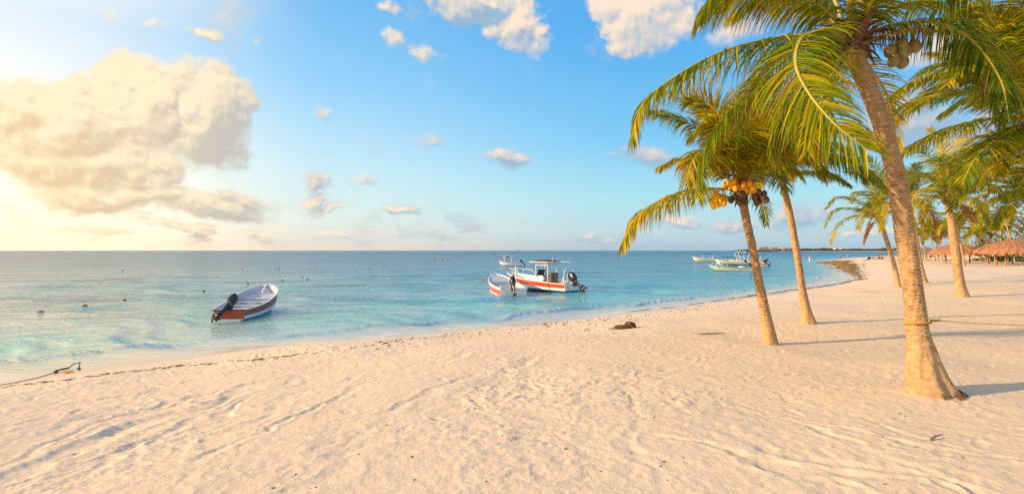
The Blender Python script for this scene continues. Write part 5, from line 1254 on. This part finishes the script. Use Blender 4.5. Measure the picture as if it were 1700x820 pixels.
# dark tangle of net and rope on the sand
p = at(1038, 545); nt_ = empty('net_bundle', tuple(p)); nt_.scale = (.62,) * 3; tag(nt_, 'dark tangled bundle of net and rope lying on the sand above the waterline', 'net')
b = MB()
for k, (x, y_, z, a, c_, h) in enumerate(((-.22, 0, .05, .30, .2, .12), (.05, -.02, .06, .26, .2, .14), (.26, .05, .10, .22, .2, .22), (.38, .02, .08, .12, .14, .17), (.16, .1, .12, .2, .15, .2))):
    b.ball((x, y_, z), (a, c_, h), 16, 10, jit=.28, seed=k)
b.build('net', M['weed_dark'], nt_)
tubes(nt_, 'rope_loop', [[(-.35, -.15, .03), (-.15, -.18, .16), (.12, -.19, .19), (.26, -.2, .12), (.32, -.18, .0)], [(-.3, -.1, .02), (-.5, -.14, .09), (-.62, -.2, .03), (-.8, -.26, .015)], [(.1, -.1, .2), (.25, -.14, .3), (.42, -.1, .24), (.5, -.02, .05)], [(-.75, -.2, .012), (-.3, -.3, .015), (.0, -.28, .012)]], .018, 'rope')

# hooked iron bar, float and rope at the water's edge on the left
p = at(105, 616); an = empty('beach_anchor', tuple(p)); tag(an, 'half buried iron anchor with a curved arm at the water edge, far left', 'anchor')
def loc(px, py, dz=0): q = at(px, py) - p; return (q.x, q.y, q.z + dz)
tubes(an, 'shank', [[loc(90, 619, .04), loc(102, 616, .05), loc(114, 613.5, .05)]], .022, 'iron')
h0, h1 = loc(114, 613.5, .05), loc(131, 613, .03)
tubes(an, 'fluke', [[h0, (h0[0] + .1, h0[1] + .03, .14), (h0[0] + .27, h0[1] + .05, .19), (h1[0] + .0, h1[1] + .02, .13), h1]], .014, 'iron')
b = MB(); b.ball(loc(131, 613.5, .03), (.06, .035, .03), 10, 6, jit=.2); b.ball(loc(93, 619.5, .03), (.05, .04, .04), 10, 6, jit=.2); b.build('crown', M['iron'], an)
q = at(112, 619.5); b = MB(); b.ball((0, 0, .03), (.15, .035, .03), 12, 8, jit=.1, seed=2); o = b.build('rope_float', M['nut_orange'], loc=tuple(q), rotz=.2); tag(o, 'small orange yellow float lying by the half buried anchor', 'float')
b = MB(); pts = []
for px, py in ((90, 619), (60, 628), (30, 634.5), (0, 640), (-60, 652), (-120, 660)): q = at(px, py); pts.append((q.x, q.y, q.z + .012))
b.tube(catmull(pts, 40)[0].tolist(), .009, 6); o = b.build('mooring_line', M['rope']); tag(o, 'dark rope running left across the wet sand from the half buried anchor', 'rope')
# sticks
for k, (px, py, ln, a, lb) in enumerate(((908, 541, .55, 2.0, 'pale stick at the waterline below the centre console boat'), (1182, 555.5, .7, .05, 'flat dark stick on the sand left of the orange nut palm'), (1555, 729, .22, .4, 'short dark twig on the sand below the largest palm'), (977, 548, .5, .9, 'thin curved twig on the sand left of the net bundle'))):
    q = at(px, py); b = MB(); d = Vector((math.cos(a), math.sin(a), 0)); r_ = .02 if k < 2 else .01
    b.tube([Vector((0, 0, .01)) - d * ln / 2, Vector((0, .02, .025)), d * ln / 2 + Vector((0, 0, .035))], [r_, r_ * .9, r_ * .4], 7); b.tube([Vector((0, .02, .025)), Vector((0, .02, .03)) + Matrix.Rotation(.6, 3, 'Z') @ d * ln * .2], [r_ * .5, r_ * .2], 5)
    o = b.build('driftwood_stick', M['stick'], loc=tuple(q)); tag(o, lb, 'stick')

# ------------------------------------------------------------------ thatched umbrellas
UMB = 'thatched umbrellas at the back of the beach'
def palapa(px, py_base, px_l, px_r, py_eave, py_top, label, mat='thatch', nposts=4, spread=.42, seed=1):
    g = at(px, py_base); Yb = g.y
    root = empty('thatched_umbrella', tuple(g)); tag(root, label, 'beach umbrella', UMB)
    rad = (px_r - px_l) / 2 / FPX * Yb; xc = ((px_l + px_r) / 2 - px) / FPX * Yb
    ze = wpt(0, py_eave, Yb).z - g.z; zt = wpt(0, py_top, Yb).z - g.z; rd = random.Random(seed); b = MB(); n = 72
    prof = [(0, zt), (.12, zt - .02), (.3, zt - (zt - ze) * .11), (.55, zt - (zt - ze) * .31), (.8, zt - (zt - ze) * .60), (.95, zt - (zt - ze) * .86), (1.0, ze), (.97, ze - .12)]
    for k, (f, z) in enumerate(prof):
        for q in range(n):
            a = 2 * math.pi * q / n; ff = f * (1 + (.035 * math.sin(q * 1.9 + k) + rd.uniform(-.03, .03)) * (k > 1)); zz = z + rd.uniform(-.03, .03) * (k > 0) - (rd.uniform(0, .22) if k == 7 else 0)
            b.v.append((xc + math.cos(a) * rad * ff, math.sin(a) * rad * ff, zz))
    for k in range(len(prof) - 1):
        for q in range(n): a = k * n + q; c_ = k * n + (q + 1) % n; b.f.append((a, a + n, c_ + n, c_)); b.m.append(0)
    o_ = len(b.v)
    for q in range(n): a = 2 * math.pi * q / n; b.v.append((xc + math.cos(a) * rad * .9, math.sin(a) * rad * .9, ze + .02))
    b.v.append((xc, 0, zt - .25)); c_ = len(b.v) - 1
    for q in range(n):
        b.f.append(((len(prof) - 1) * n + q, o_ + q, o_ + (q + 1) % n, (len(prof) - 1) * n + (q + 1) % n)); b.m.append(0); b.f.append((o_ + q, c_, o_ + (q + 1) % n)); b.m.append(0)
    # loose straw over the surface and hanging from the eave
    for k in range(900):
        a = rd.uniform(0, 6.283); f = rd.uniform(.15, 1.02) ** .6; z = np.interp(f, [0, .3, .55, .8, 1], [zt, prof[2][1], prof[3][1], prof[4][1], ze]) + .02
        p = Vector((xc + math.cos(a) * rad * f, math.sin(a) * rad * f, z)); dn_ = Vector((math.cos(a) * .8, math.sin(a) * .8, -.75 if f < .9 else -1.6)).normalized(); w = Vector((-math.sin(a), math.cos(a), 0)) * rd.uniform(.015, .04); ln = rd.uniform(.12, .32)
        up = Vector((0, 0, rd.uniform(.0, .05))); b.add([p - w, p + w, p + w * .6 + dn_ * ln + up, p - w * .6 + dn_ * ln + up], [(0, 1, 2, 3)])
    b.build('thatch_roof', M[mat], root, smooth=False)
    for k in range(nposts):
        a = 2 * math.pi * (k + .35) / nposts; x, y_ = xc + math.cos(a) * rad * spread, math.sin(a) * rad * spread; pb = MB(); lean = rd.uniform(-.06, .06)
        pb.tube([(x + lean, y_, -.1), (x + lean * .5, y_, ze * .6), (x, y_, ze + (zt - ze) * .45)], [.10, .09, .085], 10); pb.build('post', M['post'], root)
    return root
palapa(1588, 436.5, 1551, 1628, 421, 404, 'left thatched umbrella, its edge touching the upright palm trunk', seed=1)
palapa(1676, 440.5, 1637, 1714, 420, 398, 'nearest large thatched umbrella at the right', seed=2)
palapa(1655, 437.5, 1625, 1688, 419, 402.5, 'thatched umbrella overlapped by the nearest one, to its left', seed=3)
palapa(1712, 437.5, 1690, 1745, 420.5, 402, 'thatched umbrella cut off by the right edge', seed=4)
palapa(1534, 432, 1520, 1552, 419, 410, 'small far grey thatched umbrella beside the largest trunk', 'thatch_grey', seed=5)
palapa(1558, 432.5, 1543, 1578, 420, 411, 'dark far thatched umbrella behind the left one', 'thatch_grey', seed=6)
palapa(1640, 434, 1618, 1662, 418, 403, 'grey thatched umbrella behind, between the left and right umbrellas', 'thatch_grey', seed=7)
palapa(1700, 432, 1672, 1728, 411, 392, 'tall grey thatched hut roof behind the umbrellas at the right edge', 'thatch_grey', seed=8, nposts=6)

# loungers
def lounger_proto():
    root = empty('sun_lounger'); b = MB()
    b.box((0, 0, .30), (1.25, .65, .08)); b.build('seat_pad', M['cream_cloth'], root, smooth=False)
    b = MB(); b.box((-.85, 0, .55), (.72, .65, .08), rot=Matrix.Rotation(.75, 3, 'Y')); b.build('backrest', M['cream_cloth'], root, smooth=False)
    for sx in (-.5, .52):
        for sy in (.26, -.26): b = MB(); b.box((sx, sy, .13), (.06, .06, .28)); b.build('leg', M['post'], root, smooth=False)
    return root
LNG = 'cream sun loungers in the shade of the umbrellas'
spots = [(1527, 431.5, 'sun lounger right beside the edge of the largest trunk'), (1536, 431.5, 'second sun lounger right of the largest trunk'), (1545, 432.5, 'sun lounger left of the far palm trunks'), (1566, 433, 'sun lounger under the left edge of the left umbrella'), (1576, 434, 'sun lounger under the left umbrella, left of the upright palm'),
         (1603, 433.5, 'sun lounger just right of the upright palm trunk'), (1611, 431.5, 'sun lounger behind, under the right side of the left umbrella'), (1618, 432, 'sun lounger left of the bent palm trunk'), (1626, 431, 'sun lounger farther back, left of the bent palm trunk'), (1634, 432.5, 'sun lounger close to the bent palm trunk'), (1645, 433, 'sun lounger just right of the bent palm trunk'), (1650, 431, 'sun lounger at the left end of the hedge')]
lp = lounger_proto()
for i, (px, py, lb) in enumerate(spots):
    c = lp if i == 0 else tree_copy(lp); q = at(px, py); c.location = tuple(q); c.rotation_euler = (0, 0, 2.6 + .35 * math.sin(i * 2.1)); c.scale = (1.25,) * 3; tag(c, lb, 'sun lounger', LNG)

# low shrubs
def leafy(name, c, size, n, leaf, seed, mat, label=None, cat=None, kind=None, group=None):
    rs = np.random.RandomState(seed); 
    ctr = rs.uniform(-1, 1, (max(6, n // 60), 3)); ctr[:, 2] = np.abs(ctr[:, 2]); ci = rs.randint(0, len(ctr), n)
    P = ctr[ci] * .72 + rs.normal(0, .17, (n, 3)); P[:, 2] = np.abs(P[:, 2]); P *= np.array(size)
    a = nrm(rs.normal(0, 1, (n, 3))); b2 = nrm(np.cross(a, rs.normal(0, 1, (n, 3)))); s = leaf * rs.uniform(.6, 1.3, (n, 1))
    V = np.stack([P - a * s, P + b2 * s * .5, P + a * s, P - b2 * s * .5], 1).reshape(-1, 3)
    o = np_mesh(name, V, np.arange(4 * n).reshape(n, 4), M[mat], smooth=False); o.location = c; tag(o, label, cat, group, kind); return o
for k, (px, py, w, lb) in enumerate(((1657, 433.5, 1.7, 'leftmost green shrub of the low hedge behind the nearest umbrella'), (1672, 434, 2.0, 'middle green shrub of the hedge, between the umbrella posts'), (1692, 434.5, 2.2, 'rightmost green shrub of the hedge at the picture edge'), (1624.5, 432.5, .5, 'tiny green plant on the sand between loungers and bent palm'))):
    q = at(px, py); leafy('shrub', tuple(q), (w * 1.5, w, .95 if w > 1 else .5), 2200 if w > 1 else 200, .12, 30 + k, 'hedge', lb, 'shrub', group='low green shrubs behind the umbrellas')

# dense planting far behind the umbrellas, reads as one mass
th_ = leafy('far_planting', (252, 215, 1.2), (66, 12, 8.5), 26000, .8, 77, 'hedge', kind='stuff')

# ------------------------------------------------------------------ headland across the bay
b = MB(); rdh = random.Random(8)
xs = np.linspace(880, 3400, 260)
for i, x in enumerate(xs):
    yb = 2110 + .10 * (x - 880)
    hgt = 11 + 9 * (vnoise(np.array([x / 60.]), np.array([.5]), 3)[0]) + 6 * vnoise(np.array([x / 17.]), np.array([1.5]), 5)[0]; hgt *= min(1, (x - 870) / 60)
    for k in range(5):
        cx_ = x + rdh.uniform(-6, 6); r_ = rdh.uniform(5, 10); b.ball((cx_, yb + rdh.uniform(0, 30), 1 + (hgt - r_ * .6) * rdh.uniform(.35, 1.0)), (r_ * 1.3, r_, r_ * .62), 8, 5, jit=.35, seed=k + i)
o = b.build('far_wood', M['wood_far'], smooth=False); tag(o, kind='stuff')
def house(px, w, h, mat, label, yb=2105, storeys=3, base=3):
    x = (px - CX) / FPX * yb; root = empty('far_building', (x, yb, base)); tag(root, label, 'building', 'buildings on the far headland')
    b = MB(); b.box((0, 0, h / 2), (w, 14, h)); b.box((w * .2, 0, h + 1.0), (w * .4, 10, 2.0)); b.build('wall', M[mat], root, smooth=False)
    b = MB(); b.box((0, 0, h + .25), (w + 1.2, 15.2, .5)); b.build('roof', M['wall_pink'], root, smooth=False)
    nw_ = max(2, int(w / 5))
    for f in range(storeys):
        for k in range(nw_): b = MB(); b.box((-w / 2 + (k + .5) * w / nw_, -7.05, h * (f + .5) / storeys), (w / nw_ * .5, .2, h / storeys * .5)); b.build('window', M['window'], root, smooth=False)
for px, w, h, m_, lb, bs in ((1262, 20, 13, 'wall_pink', 'leftmost pink building on the far headland', 5), (1270, 16, 17, 'wall_pink', 'tallest of the pink buildings, second from the left on the headland', 5), (1278, 16, 12, 'wall_white', 'pale building in the middle of the headland row', 6), (1286, 18, 14, 'wall_pink', 'pink building right of the pale one on the headland', 6),
                             (1301, 14, 11, 'wall_pink', 'pink building between the second and third palm trunks', 5), (1308, 14, 12, 'wall_pink', 'pink building just left of the third palm trunk', 5), (1387, 11, 6, 'wall_white', 'small white house among the far trees above the bathers', 8), (1396, 8, 5, 'wall_white', 'smaller white house right of its white neighbour in the far trees', 8), (1481, 9, 6, 'wall_pink', 'lone pink house in the far trees beside the thin leaning palm', 8)):
    house(px, w, h * .72, m_, lb, storeys=3 if h > 9 else 1, base=bs)

# ------------------------------------------------------------------ people on the far shore
def person(px, py, label, pose, top, bottom, face=0.0, s=1.0, long_top=False):
    g = on_sea(px, py) if py < 436 and px < 1425 else at(px, py)
    g.z = max(ground(g.x, g.y), 0) if g.z == 0 else g.z
    root = empty('person', tuple(g), face); tag(root, label, 'person', 'people far along the shore')
    if pose == 'walk': J = [(0, 0, .93), (0, 0, 1.15), (.02, 0, 1.40), (.02, 0, 1.50), (.03, 0, 1.63), (.16, .10, .50), (.20, .10, .06), (.30, .10, .02), (-.10, -.10, .50), (-.28, -.10, .10), (-.20, -.10, .03), (-.10, .22, 1.12), (.05, .25, .90), (.14, -.22, 1.14), (.30, -.24, .98), (.02, .18, 1.38), (.02, -.18, 1.38)]
    elif pose == 'stand': J = [(0, 0, .93), (0, 0, 1.15), (0, 0, 1.40), (.01, 0, 1.50), (.03, 0, 1.63), (.02, .10, .50), (.0, .11, .06), (.12, .12, .02), (.02, -.10, .50), (.0, -.11, .06), (.12, -.12, .02), (.0, .26, 1.12), (.10, .26, .90), (.0, -.26, 1.12), (.10, -.26, .90), (0, .18, 1.38), (0, -.18, 1.38)]
    else: J = [(0, 0, .14), (-.02, 0, .38), (.0, 0, .62), (.02, 0, .72), (.05, 0, .85), (.40, .12, .42), (.62, .12, .07), (.74, .13, .03), (.40, -.12, .42), (.62, -.12, .07), (.74, -.13, .03), (.12, .24, .38), (.34, .18, .40), (.12, -.24, .38), (.34, -.18, .40), (0, .18, .60), (0, -.18, .60)]
    E = [(0, 1), (1, 2), (2, 3), (3, 4), (0, 5), (5, 6), (6, 7), (0, 8), (8, 9), (9, 10), (2, 15), (15, 11), (11, 12), (2, 16), (16, 13), (13, 14)]
    Rr = [.15, .14, .15, .06, .105, .075, .05, .035, .075, .05, .035, .045, .035, .045, .035, .06, .06]
    me = bpy.data.meshes.new('body'); me.from_pydata(J, E, []); o = bpy.data.objects.new('body', me); col.objects.link(o); o.parent = root; me.materials.append(M['skin'])
    sk = o.modifiers.new('skin', 'SKIN'); ss = o.modifiers.new('sub', 'SUBSURF'); ss.levels = 1; ss.render_levels = 1
    for v, r_ in zip(me.skin_vertices[0].data, Rr): v.radius = (r_, r_)
    me.skin_vertices[0].data[0].use_root = True
    a, c_, d = Vector(J[0]), Vector(J[1]), Vector(J[2])
    b = MB(); b.tube([c_ - (c_ - a) * .4, c_, d, d + (Vector(J[3]) - d) * .5], [.17, .165, .185, .10], 14); b.tube([Vector(J[15]), Vector(J[15]).lerp(Vector(J[11]), .6)], [.085, .065], 8); b.tube([Vector(J[16]), Vector(J[16]).lerp(Vector(J[13]), .6)], [.085, .065], 8); b.build('shirt', M[top], root)
    b = MB(); b.tube([a + Vector((0, 0, .12)), a - Vector((0, 0, .04))], [.17, .19], 14)
    for k in (5, 8): kq = Vector(J[k]); b.tube([a + Vector((0, kq.y * .8, 0)), a.lerp(kq, .65) + Vector((0, kq.y * .35, 0))], [.12, .10], 10)
    b.build('shorts', M[bottom], root)
    b = MB(); hd = Vector(J[4]); b.ball(hd + Vector((-.02, 0, .05)), (.115, .105, .115), 12, 8); b.build('hair', M['hair'], root)
    b = MB(); b.ball(hd + Vector((.10, 0, -.01)), (.02, .015, .025), 6, 4); b.build('nose', M['skin'], root)
    root.scale = (s,) * 3
    return root
person(1395.5, 432.4, 'person in pale top and black shorts standing on the far point', 'stand', 'skin', 'black_cloth', 2.2, .95)
person(1407, 432.0, 'person in blue shirt walking on the far point', 'walk', 'blue_cloth', 'skin', 3.0, .95)
person(1450, 430.8, 'person in green sitting on the far sand', 'sit', 'green_cloth', 'green_cloth', 2.8, 1.0)
person(1459.5, 430.3, 'person in red sitting on the far sand, left of a companion', 'sit', 'red_cloth', 'black_cloth', 2.8, 1.15)
person(1463, 430.3, 'person in orange sitting right beside the one in red', 'sit', 'orange_cloth', 'black_cloth', .4, 1.15)
q = at(1443, 431); rt = empty('beach_bag', tuple(q)); tag(rt, 'dark bag lying on the far sand left of the person in green', 'bag')
b = MB(); b.ball((0, 0, .28), (.5, .35, .36), 14, 8, jit=.15); b.build('bag_body', M['dark_motor'], rt)
tubes(rt, 'handle', [[(-.3, 0, .5), (0, 0, .75), (.3, 0, .5)]], .03, 'dark_motor')
